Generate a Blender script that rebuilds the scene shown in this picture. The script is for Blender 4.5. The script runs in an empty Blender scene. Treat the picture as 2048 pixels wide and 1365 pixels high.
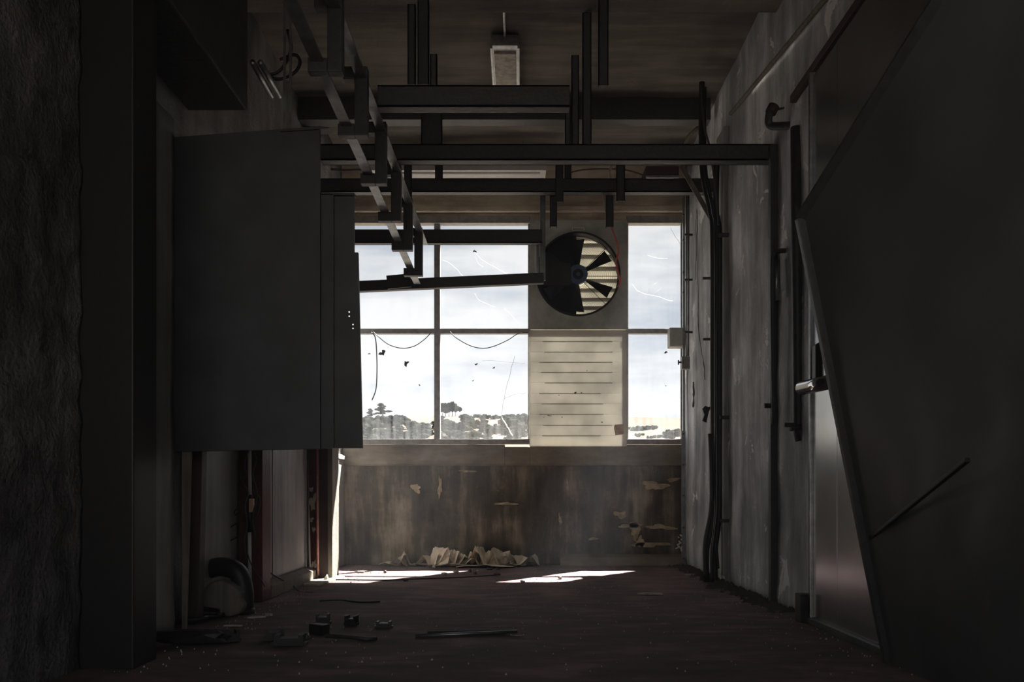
import bpy, bmesh, math, random
from mathutils import Vector, Matrix, noise as mn
C = bpy.context.scene
COL = C.collection
rnd = random.Random(7)
F = 1700.0; EYE = 0.64; VX = 1040.0; VY = 990.0        # focal length in px (of 2048), eye height, vanishing point

# ------------------------------------------------------------------ camera, sky, sun, exposure
cd = bpy.data.cameras.new('camera'); cam = bpy.data.objects.new('camera', cd); COL.objects.link(cam)
cd.sensor_width = 36.0; cd.lens = 36.0 * F / 2048
cd.shift_x = (1024 - VX) / 2048; cd.shift_y = (VY - 682.5) / 2048
cd.clip_start = 0.05; cd.clip_end = 3000
cam.location = (0, 0, EYE); cam.rotation_euler = (math.radians(90), 0, 0)
C.camera = cam
C.view_settings.view_transform = 'Standard'; C.view_settings.look = 'None'
C.view_settings.exposure = 0.38; C.view_settings.gamma = 1.0; C.view_settings.use_curve_mapping = False
C.cycles.use_denoising = True
C.cycles.max_bounces = 10; C.cycles.diffuse_bounces = 6; C.cycles.glossy_bounces = 4; C.cycles.transparent_max_bounces = 12
C.cycles.volume_bounces = 0; C.cycles.sample_clamp_indirect = 4.0
C.cycles.caustics_reflective = False; C.cycles.caustics_refractive = False

W = bpy.data.worlds.new('sky'); C.world = W; W.use_nodes = True
nt = W.node_tree; nt.nodes.clear()
wo = nt.nodes.new('ShaderNodeOutputWorld'); bg = nt.nodes.new('ShaderNodeBackground')
tc = nt.nodes.new('ShaderNodeTexCoord'); mp = nt.nodes.new('ShaderNodeMapping'); mp.inputs['Scale'].default_value = (2.2, 2.2, 9.0)
nz = nt.nodes.new('ShaderNodeTexNoise'); nz.inputs['Scale'].default_value = 1.6; nz.inputs['Detail'].default_value = 6; nz.inputs['Roughness'].default_value = .55
rp = nt.nodes.new('ShaderNodeValToRGB')
e = rp.color_ramp.elements
e[0].position = .36; e[0].color = (0.58, 0.63, 0.72, 1); e[1].position = .56; e[1].color = (1.0, 1.0, 1.02, 1)
nt.links.new(tc.outputs['Generated'], mp.inputs['Vector']); nt.links.new(mp.outputs[0], nz.inputs['Vector'])
nt.links.new(nz.outputs['Fac'], rp.inputs[0]); sxyz = nt.nodes.new('ShaderNodeSeparateXYZ'); nt.links.new(tc.outputs['Generated'], sxyz.inputs[0])
zr = nt.nodes.new('ShaderNodeMapRange'); zr.inputs[1].default_value = .02; zr.inputs[2].default_value = .32; zr.inputs[3].default_value = 1.35; zr.inputs[4].default_value = .95
nt.links.new(sxyz.outputs['Z'], zr.inputs[0])
vm = nt.nodes.new('ShaderNodeVectorMath'); vm.operation = 'SCALE'; nt.links.new(rp.outputs[0], vm.inputs[0]); nt.links.new(zr.outputs[0], vm.inputs['Scale'])
nt.links.new(vm.outputs[0], bg.inputs['Color'])
bg.inputs['Strength'].default_value = .82
nt.links.new(bg.outputs[0], wo.inputs['Surface'])

sd = bpy.data.lights.new('sun', 'SUN'); sun = bpy.data.objects.new('sun', sd); COL.objects.link(sun)
sd.energy = 40.0; sd.angle = math.radians(0.6); sd.color = (1.0, 0.97, 0.93)
sun_dir = Vector((-0.41, -0.55, -1.0))
sun.rotation_euler = sun_dir.to_track_quat('-Z', 'Y').to_euler()
sun.location = (5, 12, 12)

# a sampling portal over the window opening (gives off no light of its own)
pd = bpy.data.lights.new('window_portal', 'AREA'); pd.shape = 'RECTANGLE'; pd.size = 3.1; pd.size_y = 2.05
pd.cycles.is_portal = True
po = bpy.data.objects.new('window_portal', pd); COL.objects.link(po)
po.location = (-0.05, 7.86, 2.12); po.rotation_euler = (math.radians(-90), 0, 0)
pd2 = pd.copy(); pd2.size = 2.95; pd2.size_y = 3.2; po2 = bpy.data.objects.new('rear_opening_portal', pd2); COL.objects.link(po2)
po2.location = (-.07, -1.45, 1.6); po2.rotation_euler = (math.radians(90), 0, 0)  # sampling portal over the added rear opening, emits nothing itself

# ------------------------------------------------------------------ helpers
def P(x, y, Y):
    return Vector(((x - VX) * Y / F, Y, EYE + (VY - y) * Y / F))
def FL(x, y, z=0.0):
    Y = F * (EYE - z) / (y - VY)
    return Vector(((x - VX) * Y / F, Y, z))

class MB:
    def __init__(s): s.v = []; s.f = []
    def add(s, vs, fs):
        b = len(s.v); s.v += [tuple(v) for v in vs]; s.f += [tuple(i + b for i in f) for f in fs]; return s
    def box(s, x0, x1, y0, y1, z0, z1):
        if x0 > x1: x0, x1 = x1, x0
        if y0 > y1: y0, y1 = y1, y0
        if z0 > z1: z0, z1 = z1, z0
        vs = [(x, y, z) for x in (x0, x1) for y in (y0, y1) for z in (z0, z1)]
        return s.add(vs, [(0, 1, 3, 2), (4, 6, 7, 5), (0, 4, 5, 1), (2, 3, 7, 6), (0, 2, 6, 4), (1, 5, 7, 3)])
    def obox(s, a, b, w, h, up=(0, 0, 1)):          # bar of section w x h from a to b
        a = Vector(a); b = Vector(b); d = (b - a).normalized(); u = Vector(up)
        if abs(d.dot(u)) > .98: u = Vector((0, 1, 0))
        r = d.cross(u).normalized(); u = r.cross(d).normalized()
        vs = []
        for p in (a, b):
            for sx, sy in ((-1, -1), (1, -1), (1, 1), (-1, 1)): vs.append(p + r * sx * w / 2 + u * sy * h / 2)
        return s.add(vs, [(3, 2, 1, 0), (4, 5, 6, 7), (0, 1, 5, 4), (1, 2, 6, 5), (2, 3, 7, 6), (3, 0, 4, 7)])
    def prism(s, poly, d):                          # polygon (list of 3-D points) pushed along d
        n = len(poly); d = Vector(d); vs = [Vector(p) for p in poly]; vs += [p + d for p in vs]
        return s.add(vs, [tuple(range(n - 1, -1, -1)), tuple(range(n, 2 * n))] + [(i, (i + 1) % n, (i + 1) % n + n, i + n) for i in range(n)])
    def tube(s, pts, r, n=8, caps=True):
        pts = [Vector(p) for p in pts]; vs = []; fs = []; m = len(pts)
        prev = None
        for i, p in enumerate(pts):
            d = (pts[min(i + 1, m - 1)] - pts[max(i - 1, 0)]).normalized()
            if prev is None:
                u = Vector((0, 0, 1)) if abs(d.z) < .9 else Vector((0, 1, 0))
            else: u = prev
            rr = d.cross(u)
            if rr.length < 1e-5: rr = d.cross(Vector((1, 0, 0)))
            rr.normalize(); u = rr.cross(d).normalized(); prev = u
            ri = r[i] if isinstance(r, (list, tuple)) else r
            for k in range(n):
                a = 2 * math.pi * k / n; vs.append(p + rr * math.cos(a) * ri + u * math.sin(a) * ri)
        for i in range(m - 1):
            for k in range(n): fs.append((i * n + k, i * n + (k + 1) % n, (i + 1) * n + (k + 1) % n, (i + 1) * n + k))
        if caps: fs += [tuple(range(n - 1, -1, -1)), tuple(range((m - 1) * n, m * n))]
        return s.add(vs, fs)
    def ring(s, c, r0, r1, y0, y1, n=48):           # annulus about the Y axis
        vs = []; fs = []
        for k in range(n):
            a = 2 * math.pi * k / n; ca, sa = math.cos(a), math.sin(a)
            for r, y in ((r0, y0), (r1, y0), (r1, y1), (r0, y1)): vs.append((c[0] + ca * r, c[1] + y, c[2] + sa * r))
        for k in range(n):
            a, b = 4 * k, 4 * ((k + 1) % n)
            for j in range(4): fs.append((a + j, a + (j + 1) % 4, b + (j + 1) % 4, b + j))
        return s.add(vs, fs)
    def build(s, name, mat, parent=None, bevel=0, smooth=False):
        me = bpy.data.meshes.new(name); me.from_pydata(s.v, [], s.f)
        bm = bmesh.new(); bm.from_mesh(me)
        bmesh.ops.recalc_face_normals(bm, faces=bm.faces)
        if bevel: bmesh.ops.bevel(bm, geom=[e for e in bm.edges if e.is_manifold and e.calc_face_angle(0) > .5], offset=bevel, segments=2, affect='EDGES', profile=.6)
        bm.to_mesh(me); bm.free()
        if smooth:
            for p in me.polygons: p.use_smooth = True
        me.materials.append(mat)
        o = bpy.data.objects.new(name, me); COL.objects.link(o)
        if parent: o.parent = parent; o.matrix_parent_inverse = parent.matrix_world.inverted() if False else Matrix.Translation(-parent.location) if parent.type == 'EMPTY' else Matrix()
        return o

def tag(o, label=None, cat=None, group=None, kind=None):
    if label: o['label'] = label
    if cat: o['category'] = cat
    if group: o['group'] = group
    if kind: o['kind'] = kind
    return o
def thing(name, loc, label, cat, group=None, kind=None):
    o = bpy.data.objects.new(name, None); COL.objects.link(o); o.location = loc; o.empty_display_size = .1
    return tag(o, label, cat, group, kind)
def blob(cx, cz, rx, rz, seed, n=22, rough=.35):
    r = random.Random(seed); ph = [r.uniform(0, 6.28) for _ in range(4)]
    out = []
    for k in range(n):
        a = 2 * math.pi * k / n
        q = 1 + rough * (math.sin(2 * a + ph[0]) * .4 + math.sin(3 * a + ph[1]) * .35 + math.sin(5 * a + ph[2]) * .3) + r.uniform(-.5, .5) * rough * .6
        out.append((cx + math.cos(a) * rx * q, cz + math.sin(a) * rz * q))
    return out

# ------------------------------------------------------------------ materials
def nodes(name):
    m = bpy.data.materials.new(name); m.use_nodes = True
    return m, m.node_tree, m.node_tree.nodes['Principled BSDF'], m.node_tree.nodes['Material Output']
def plain(name, col, rough=.6, metal=0.0, bump=0.0, scale=30, var=.25, spec=.5):
    m, t, b, _ = nodes(name)
    b.inputs['Roughness'].default_value = rough; b.inputs['Metallic'].default_value = metal
    b.inputs['Specular IOR Level'].default_value = spec
    g = t.nodes.new('ShaderNodeNewGeometry'); n = t.nodes.new('ShaderNodeTexNoise'); n.inputs['Scale'].default_value = scale; n.inputs['Detail'].default_value = 5
    t.links.new(g.outputs['Position'], n.inputs['Vector'])
    r = t.nodes.new('ShaderNodeValToRGB'); r.color_ramp.elements[0].position = .3; r.color_ramp.elements[1].position = .7
    r.color_ramp.elements[0].color = (*[c * (1 - var) for c in col], 1); r.color_ramp.elements[1].color = (*[min(1, c * (1 + var)) for c in col], 1)
    t.links.new(n.outputs['Fac'], r.inputs[0]); t.links.new(r.outputs[0], b.inputs['Base Color'])
    if bump:
        bp = t.nodes.new('ShaderNodeBump'); bp.inputs['Strength'].default_value = bump; bp.inputs['Distance'].default_value = .01
        t.links.new(n.outputs['Fac'], bp.inputs['Height']); t.links.new(bp.outputs[0], b.inputs['Normal'])
    return m
def plaster(name, c_dark, c_mid, c_light, big=1.2, streak=(9, 9, .7), bump=.5, rough=.85, peel=None, peel_at=.66, bdist=.02, spec=.3, pscale=3.2):
    """stained plaster or concrete: cloudy tone, streaks along one axis, speckle, optional flaked patches of another colour"""
    m, t, b, _ = nodes(name)
    L = t.links.new; N = t.nodes.new
    b.inputs['Roughness'].default_value = rough; b.inputs['Specular IOR Level'].default_value = spec
    g = N('ShaderNodeNewGeometry')
    n1 = N('ShaderNodeTexNoise'); n1.inputs['Scale'].default_value = big; n1.inputs['Detail'].default_value = 8; n1.inputs['Roughness'].default_value = .62
    L(g.outputs['Position'], n1.inputs['Vector'])
    mp = N('ShaderNodeMapping'); mp.inputs['Scale'].default_value = streak; L(g.outputs['Position'], mp.inputs['Vector'])
    n2 = N('ShaderNodeTexNoise'); n2.inputs['Scale'].default_value = 1; n2.inputs['Detail'].default_value = 6; n2.inputs['Roughness'].default_value = .6; L(mp.outputs[0], n2.inputs['Vector'])
    mx = N('ShaderNodeMix'); mx.data_type = 'FLOAT'; mx.inputs[0].default_value = .5
    L(n1.outputs['Fac'], mx.inputs[2]); L(n2.outputs['Fac'], mx.inputs[3])
    r = N('ShaderNodeValToRGB'); el = r.color_ramp.elements
    el[0].position = .38; el[0].color = (*c_dark, 1); el[1].position = .62; el[1].color = (*c_light, 1)
    k = el.new(.5); k.color = (*c_mid, 1)
    L(mx.outputs[0], r.inputs[0]); col = r.outputs[0]
    n3 = N('ShaderNodeTexNoise'); n3.inputs['Scale'].default_value = 60; n3.inputs['Detail'].default_value = 6; L(g.outputs['Position'], n3.inputs['Vector'])
    h = N('ShaderNodeMath'); h.operation = 'MULTIPLY_ADD'; h.inputs[1].default_value = .25; L(n3.outputs['Fac'], h.inputs[0]); L(n1.outputs['Fac'], h.inputs[2])
    height = h.outputs[0]
    if peel:
        n4 = N('ShaderNodeTexNoise'); n4.inputs['Scale'].default_value = pscale; n4.inputs['Detail'].default_value = 9; n4.inputs['Roughness'].default_value = .65; n4.inputs['Distortion'].default_value = .6
        L(g.outputs['Position'], n4.inputs['Vector'])
        pr = N('ShaderNodeValToRGB'); pr.color_ramp.elements[0].position = peel_at; pr.color_ramp.elements[1].position = peel_at + .02
        L(n4.outputs['Fac'], pr.inputs[0])
        m2 = N('ShaderNodeMix'); m2.data_type = 'RGBA'; L(pr.outputs[0], m2.inputs[0]); L(col, m2.inputs[6]); m2.inputs[7].default_value = (*peel, 1)
        col = m2.outputs[2]
        h2 = N('ShaderNodeMath'); h2.operation = 'MULTIPLY_ADD'; h2.inputs[1].default_value = -.25; L(pr.outputs[0], h2.inputs[0]); L(height, h2.inputs[2]); height = h2.outputs[0]
    L(col, b.inputs['Base Color'])
    bp = N('ShaderNodeBump'); bp.inputs['Strength'].default_value = bump; bp.inputs['Distance'].default_value = bdist
    L(height, bp.inputs['Height']); L(bp.outputs[0], b.inputs['Normal'])
    return m

M = {}
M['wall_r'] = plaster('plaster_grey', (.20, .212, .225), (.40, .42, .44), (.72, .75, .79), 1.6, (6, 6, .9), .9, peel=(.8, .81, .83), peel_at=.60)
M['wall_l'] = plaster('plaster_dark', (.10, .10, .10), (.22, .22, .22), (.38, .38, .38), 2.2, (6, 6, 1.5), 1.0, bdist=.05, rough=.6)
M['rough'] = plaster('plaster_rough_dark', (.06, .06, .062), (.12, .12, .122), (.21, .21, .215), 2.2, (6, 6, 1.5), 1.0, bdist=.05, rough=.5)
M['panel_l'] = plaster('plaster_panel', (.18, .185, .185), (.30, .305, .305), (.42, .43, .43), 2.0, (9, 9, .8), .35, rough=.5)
M['wall_b'] = plaster('stained_wall', (.04, .036, .028), (.12, .105, .082), (.36, .31, .23), 2.3, (9, 9, 1.2), .7, peel=(.22, .18, .11), peel_at=.665)
M['ledge'] = plaster('ledge_render', (.15, .125, .095), (.25, .21, .165), (.37, .315, .25), 3.0, (2, 2, 9), .6)
M['ceil'] = plaster('board_marked_concrete', (.085, .075, .066), (.155, .14, .125), (.25, .225, .20), 1.1, (1.2, 9, 9), .6, peel=(.24, .17, .13), peel_at=.67)
M['lintel'] = plaster('lintel_render', (.42, .36, .28), (.64, .56, .45), (.8, .72, .6), 2.6, (2, 2, 12), .8)
M['floor'] = plaster('red_painted_floor', (.085, .064, .063), (.14, .095, .094), (.25, .16, .155), 2.5, (3, 8, 3), .5, rough=.85, peel=(.22, .17, .15), peel_at=.70, pscale=9, bdist=.008, spec=.2)
M['patch'] = plaster('bare_plaster', (.28, .23, .14), (.42, .35, .22), (.6, .5, .34), 9, (20, 20, 20), .8)
M['cream'] = plaster('cream_paint', (.30, .28, .23), (.38, .355, .30), (.46, .43, .36), 2.5, (9, 9, .9), .3, rough=.6)
M['steel'] = plain('black_steel', (.04, .043, .046), .5, 0, .3, 40)
M['galv'] = plain('galvanised_steel', (.24, .26, .27), .38, .8, .25, 18)
M['gloss'] = plain('glossy_black_pipe', (.02, .024, .028), .18)
M['stainless'] = plain('stainless_sheet', (.40, .41, .42), .24, 1.0, .06, 5, .12)
M['darksheet'] = plain('dark_sheet_steel', (.085, .09, .09), .42, .0, .3, 3, .2)
M['cabinet'] = plain('blue_black_enamel', (.055, .064, .073), .5, 0, .1, 6)
M['chrome'] = plain('chrome', (.6, .6, .62), .12, 1.0, .1, 12, .1)
M['winframe'] = plain('grey_window_paint', (.30, .29, .27), .55, 0, .3, 25)
M['fanplate'] = plaster('fan_plate_grey', (.32, .34, .31), (.46, .49, .45), (.6, .61, .57), 3, (3, 3, 3), .2, rough=.55)
M['slat'] = plaster('cream_sheet', (.42, .39, .33), (.52, .49, .42), (.58, .55, .48), 3, (8, 8, 1.4), .15, rough=.6)
M['fandark'] = plain('fan_black', (.012, .011, .01), .6)
M['hub'] = plain('fan_hub_blue', (.07, .13, .22), .4)
M['white'] = plain('white_enamel', (.62, .62, .6), .45, 0, 0, 20, .08)
M['label'] = plain('label_white', (.92, .91, .86), .5, 0, 0, 20, .05)
M['ink'] = plain('label_ink', (.05, .05, .05), .6)
M['rubber'] = plain('black_rubber', (.012, .012, .012), .5)
M['red'] = plaster('oxblood_paint', (.05, .012, .012), (.085, .02, .02), (.12, .03, .028), 3, (9, 9, 1), .4, rough=.5)
M['redwire'] = plain('red_cable', (.65, .12, .08), .45)
M['pink'] = plain('pink_painted_pipe', (.55, .24, .21), .4)
M['brown'] = plain('brown_post', (.05, .028, .025), .6, 0, .3, 12)
M['wood'] = plaster('grey_timber', (.14, .12, .10), (.2, .18, .155), (.28, .25, .22), 4, (30, 30, 1.2), .5)
M['palepatch'] = plaster('pale_skim', (.4, .4, .4), (.62, .62, .63), (.8, .8, .82), 7, (12, 12, 2), .8)
M['paper'] = plain('cream_paper', (.78, .70, .57), .8, 0, .1, 14, .15)
M['tape'] = plain('tan_tape', (.55, .38, .24), .7)
def translucent(name, col, frac, rough=.6):
    m, t, b, out = nodes(name); b.inputs['Base Color'].default_value = (*col, 1); b.inputs['Roughness'].default_value = rough
    g = t.nodes.new('ShaderNodeNewGeometry'); n = t.nodes.new('ShaderNodeTexNoise'); n.inputs['Scale'].default_value = 4; n.inputs['Detail'].default_value = 8
    t.links.new(g.outputs['Position'], n.inputs['Vector'])
    rr = t.nodes.new('ShaderNodeValToRGB'); rr.color_ramp.elements[0].position = .3; rr.color_ramp.elements[1].position = .6
    rr.color_ramp.elements[0].color = (*[c * .75 for c in col], 1); rr.color_ramp.elements[1].color = (*col, 1)
    t.links.new(n.outputs['Fac'], rr.inputs[0]); t.links.new(rr.outputs[0], b.inputs['Base Color'])
    tl = t.nodes.new('ShaderNodeBsdfTranslucent'); t.links.new(rr.outputs[0], tl.inputs[0]); mx = t.nodes.new('ShaderNodeMixShader'); mx.inputs[0].default_value = frac
    t.links.new(b.outputs[0], mx.inputs[1]); t.links.new(tl.outputs[0], mx.inputs[2]); t.links.new(mx.outputs[0], out.inputs['Surface'])
    return m
M['slat'] = translucent('translucent_cream_sheet', (.66, .64, .58), .31)
M['crack'] = translucent('crack_white', (.8, .8, .82), .5)
M['louvre'] = translucent('louvre_cream', (.72, .70, .62), .30)
M['scrap'] = translucent('clear_tape', (.8, .8, .82), .85)
M['grit'] = plain('grit', (.09, .07, .06), .9)
M['pale'] = plain('pale_chip', (.42, .38, .32), .8)
M['screed'] = plaster('pale_screed', (.25, .22, .16), (.4, .36, .27), (.5, .46, .36), 5, (9, 9, 9), .6)
M['field'] = plaster('dry_grass', (.080, .066, .055), (.098, .082, .068), (.12, .10, .085), .01, (.02, .004, .02), 0, bdist=0, rough=1, spec=0)
M['leaf'] = plain('tree_leaf', (.010, .013, .011), .9, 0, 0, .6, .5, 0)
M['leaf2'] = plain('tree_leaf_olive', (.018, .022, .015), .9, 0, 0, .6, .5, 0)
M['bark'] = plain('bark', (.08, .06, .05), .9)
M['diffuser'] = plaster('dirty_diffuser', (.22, .2, .16), (.45, .43, .37), (.6, .58, .5), 9, (30, 40, 30), .4, rough=.4)
M['aluminium'] = plain('aluminium', (.4, .42, .44), .35, .8, .1, 30)

def glass_mat():
    m, t, b, out = nodes('dirty_glass'); t.nodes.remove(b)
    L = t.links.new; N = t.nodes.new
    g = N('ShaderNodeNewGeometry'); sp = N('ShaderNodeSeparateXYZ'); L(g.outputs['Position'], sp.inputs[0])
    tr = N('ShaderNodeBsdfTransparent'); tr.inputs[0].default_value = (.96, .97, .97, 1)
    tl = N('ShaderNodeBsdfTranslucent'); tl.inputs[0].default_value = (.82, .83, .84, 1)
    gl = N('ShaderNodeBsdfGlossy'); gl.inputs['Roughness'].default_value = .05
    # grime: rises towards the bottom of each window row, with vertical runs
    mpn = N('ShaderNodeMapping'); mpn.inputs['Scale'].default_value = (26, 1, 2.2); L(g.outputs['Position'], mpn.inputs['Vector'])
    n = N('ShaderNodeTexNoise'); n.inputs['Scale'].default_value = 1; n.inputs['Detail'].default_value = 7; L(mpn.outputs[0], n.inputs['Vector'])
    n2 = N('ShaderNodeTexNoise'); n2.inputs['Scale'].default_value = 14; n2.inputs['Detail'].default_value = 8; n2.inputs['Distortion'].default_value = 1.5; L(g.outputs['Position'], n2.inputs['Vector'])
    mr = N('ShaderNodeMapRange'); mr.inputs[1].default_value = 1.12; mr.inputs[2].default_value = 1.7; mr.inputs[3].default_value = .036; mr.inputs[4].default_value = .006; L(sp.outputs['Z'], mr.inputs[0])
    a = N('ShaderNodeMath'); a.operation = 'MULTIPLY_ADD'; a.inputs[1].default_value = 2.2; L(n.outputs['Fac'], a.inputs[0]); a.inputs[2].default_value = -.75
    a2 = N('ShaderNodeMath'); a2.operation = 'MULTIPLY_ADD'; a2.inputs[1].default_value = .6; L(n2.outputs['Fac'], a2.inputs[0]); L(a.outputs[0], a2.inputs[2])
    mu = N('ShaderNodeMath'); mu.operation = 'MULTIPLY'; mu.use_clamp = True; L(a2.outputs[0], mu.inputs[0]); L(mr.outputs[0], mu.inputs[1])
    mx = N('ShaderNodeMixShader'); L(mu.outputs[0], mx.inputs[0]); L(tr.outputs[0], mx.inputs[1]); L(tl.outputs[0], mx.inputs[2])
    mx2 = N('ShaderNodeMixShader'); mx2.inputs[0].default_value = .04; L(mx.outputs[0], mx2.inputs[1]); L(gl.outputs[0], mx2.inputs[2])
    L(mx2.outputs[0], out.inputs['Surface'])
    return m
M['glass'] = glass_mat()

def grid_plane(name, mat, o, u, v, nu, nv, amp, freq, parent=None, thick=.12, nrm=None, seed=0):
    """a slab whose face is unevenly surfaced; o origin corner, u and v edge vectors"""
    o = Vector(o); u = Vector(u); v = Vector(v); n = u.cross(v).normalized()
    if nrm and n.dot(Vector(nrm)) < 0: n = -n
    vs = []; fs = []
    for j in range(nv + 1):
        for i in range(nu + 1):
            p = o + u * (i / nu) + v * (j / nv)
            d = mn.fractal(p * freq + Vector((seed, 0, 0)), 1.0, 2.0, 4) * amp
            vs.append(p + n * d)
    for j in range(nv):
        for i in range(nu):
            a = j * (nu + 1) + i; fs.append((a, a + 1, a + nu + 2, a + nu + 1))
    b = len(vs); q = [o, o + u, o + u + v, o + v]; vs += [p - n * thick for p in q]
    fs.append((b, b + 1, b + 2, b + 3))
    rim = [[k for k in range(nu + 1)], [k * (nu + 1) + nu for k in range(nv + 1)], [nv * (nu + 1) + nu - k for k in range(nu + 1)], [(nv - k) * (nu + 1) for k in range(nv + 1)]]
    for s_, r_ in enumerate(rim): fs.append(tuple(r_) + (b + (s_ + 1) % 4, b + s_))
    m = MB().add(vs, fs)
    ob = m.build(name, mat, parent)
    for p in ob.data.polygons:
        if len(p.vertices) == 4 and p.index < nu * nv: p.use_smooth = True
    return ob

# ------------------------------------------------------------------ the setting
YB = 7.76; XR = 1.5; XL = -1.7; ZC = 3.68
S = lambda o, label=None: tag(o, label, None, None, 'structure')
S(grid_plane('floor', M['floor'], (-1.9, -1.5, 0), (3.5, 0, 0), (0, 9.4, 0), 90, 260, .006, 2.2, nrm=(0, 0, 1), thick=.2), 'dark red painted concrete floor, gritty and worn')
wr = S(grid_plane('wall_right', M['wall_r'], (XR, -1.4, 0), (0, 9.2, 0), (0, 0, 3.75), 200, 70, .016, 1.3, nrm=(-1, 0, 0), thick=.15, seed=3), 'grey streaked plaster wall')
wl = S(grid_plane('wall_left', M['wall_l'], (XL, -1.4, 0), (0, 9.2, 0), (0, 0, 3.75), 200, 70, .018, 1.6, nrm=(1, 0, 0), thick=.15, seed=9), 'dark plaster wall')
S(grid_plane('ceiling', M['ceil'], (-1.8, -1.4, ZC), (3.4, 0, 0), (0, 9.25, 0), 60, 160, .010, 1.7, nrm=(0, 0, -1), thick=.2, seed=5), 'rough brown concrete ceiling')
S(MB().box(-1.8, 1.6, -1.5, -1.3, 3.2, 3.75).box(-1.8, -1.55, -1.5, -1.3, 0, 3.2).box(1.4, 1.6, -1.5, -1.3, 0, 3.2).build('wall_rear_unseen', M['wall_l'], None), 'frame of the unseen opening added behind the viewpoint to let daylight in')  # unseen rear opening, added so daylight fills the camera-facing surfaces
# near left: rough, deeply pitted plaster skin
grid_plane('rough_plaster', M['rough'], (-1.6, -.5, .0), (0, 3.6, 0), (0, 0, 2.6), 200, 150, .012, 9.0, parent=wl, nrm=(1, 0, 0), thick=.08, seed=12)

# far wall: base wall, ledge, lintel; window opening between z0 and z1
Z0 = P(0, 890, YB).z; Z1 = P(0, 440, YB).z
wb = S(grid_plane('wall_back', M['wall_b'], (-1.8, YB, 0), (3.4, 0, 0), (0, 0, P(0, 925, YB).z), 110, 34, .012, 2.4, nrm=(0, -1, 0), thick=.18, seed=21), 'stained dark plaster wall under the windows')
zl0 = P(0, 932, 7.70).z
led = MB()
xa = P(1010, 0, YB).x; xb = P(1060, 0, YB).x
def ledge(x0, x1, top): led.prism([(x0, YB - .06, zl0), (x0, YB - .045, zl0 + .015), (x0, YB - .01, top - .02), (x0, YB + .0, top), (x0, YB + .18, top), (x0, YB + .18, zl0)], (x1 - x0, 0, 0))
ledge(-1.75, xa, Z0); ledge(xa, xb, Z0 - .02); ledge(xb, 1.6, Z0)
led.build('ledge', M['ledge'], wb, .006)
lin = MB(); z2 = P(0, 415, YB).z; z3 = P(0, 426, YB).z
lin.box(-1.8, 1.6, YB - .02, YB + .18, z2, ZC + .05); lin.box(-1.8, 1.6, YB - .05, YB + .18, z3, z2); lin.box(-1.8, 1.6, YB + .01, YB + .18, Z1, z3)
lin.build('lintel', M['lintel'], wb, .006)
k = 0
for (px, py, rx, ry) in [(832, 977, 8, 9), (1308, 972, 22, 9), (1270, 1060, 11, 16), (1262, 1052, 20, 5), (1322, 1055, 26, 5), (1012, 1008, 20, 3), (880, 975, 4, 18), (1135, 972, 2, 12), (935, 943, 18, 2), (1186, 1078, 9, 3), (1120, 1040, 3, 10), (1280, 1085, 7, 12), (1345, 960, 12, 4), (1240, 1030, 14, 6), (1300, 1090, 40, 4)]:
    c = P(px, py, YB - .014); s = YB / F
    MB().prism([(x, YB - .022, z) for x, z in blob(c.x, c.z, rx * s, ry * s, k + 40, rough=.55)], (0, .025, 0)).build('plaster_patch', M['patch'], wb); k += 1
kb = MB(); a0 = P(1120, 1112, 7.7); kb.prism([(a0.x, 7.62, .0), (a0.x, 7.66, .075), (a0.x, 7.77, .1), (a0.x, 7.77, 0)], (1.5 - a0.x, 0, 0))
S(kb.build('baseboard_back', M['ledge'], None, .006), 'crumbling yellowish render skirt at the foot of the far wall')
# left and right returns of the window wall
S(grid_plane('wall_left_return', M['cream'], (-1.60, 6.7, 0), (0, 1.06, 0), (0, 0, 1.0), 16, 16, .004, 3, nrm=(1, 0, 0), thick=.1, seed=30), 'cream painted wall catching the sun').name = 'trim_1'
tr1 = MB(); tr1.box(-1.61, -1.585, 7.38, 7.44, .1, .96); tr1.box(-1.61, -1.58, 6.95, 7.74, .955, .99)
S(tr1.build('trim_2', M['cream'], None, .003), 'cream moulding on the sunlit end of the left wall')
g = grid_plane('trim_3', M['wall_l'], (-1.62, 6.7, 1.0), (0, 1.05, 0), (0, 0, 2.7), 10, 20, .01, 2, nrm=(1, 0, 0), thick=.1); S(g, 'dark upper end of the left wall')
# concrete downstands
S(MB().box(-1.75, 1.55, 4.72, 5.0, 3.475, 3.72).build('beam', M['ceil'], None, .008), 'concrete downstand beam across the top').name = 'trim_4'
S(MB().box(-1.76, 1.46, 6.5, 6.62, 3.51, 3.72).build('beam', M['steel'], None, .006), 'dark downstand beam near the windows').name = 'trim_5'

# ------------------------------------------------------------------ windows
def winpart(mb, x0, x1, y0, y1, Ya, Yb): 
    a = P(x0, y1, YB); b = P(x1, y0, YB); mb.box(a.x, b.x, Ya, Yb, a.z, b.z)
FY0, FY1 = YB + .01, YB + .07
w1 = thing('window_1', P(870, 890, YB), 'four-pane grey metal window beside the hanging cabinet', None, None, 'structure')
w2 = thing('window_2', P(1310, 890, YB), 'narrow two-pane window against the right wall', None, None, 'structure')
def frame(par, x0, x1, mull):
    m = MB(); winpart(m, x0, x1, 432, 447, FY0 - .02, FY1); m.build('head_rail', M['winframe'], par, .004)
    m = MB(); winpart(m, x0, x1, 879, 889, FY0 - .02, FY1); m.build('bottom_rail', M['winframe'], par, .004)
    m = MB(); winpart(m, x0, x1, 657, 667, FY0, FY1); m.build('transom', M['winframe'], par, .004)
    for a, b in mull:
        m = MB(); winpart(m, a, b, 447, 879, FY0 - .004, FY1 + .002 if a < 900 else FY0 + .03); m.build('mullion', M['winframe'], par, .004)
frame(w1, 660, 1060, [(868, 880), (1056, 1062), (664, 684)])
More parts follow.
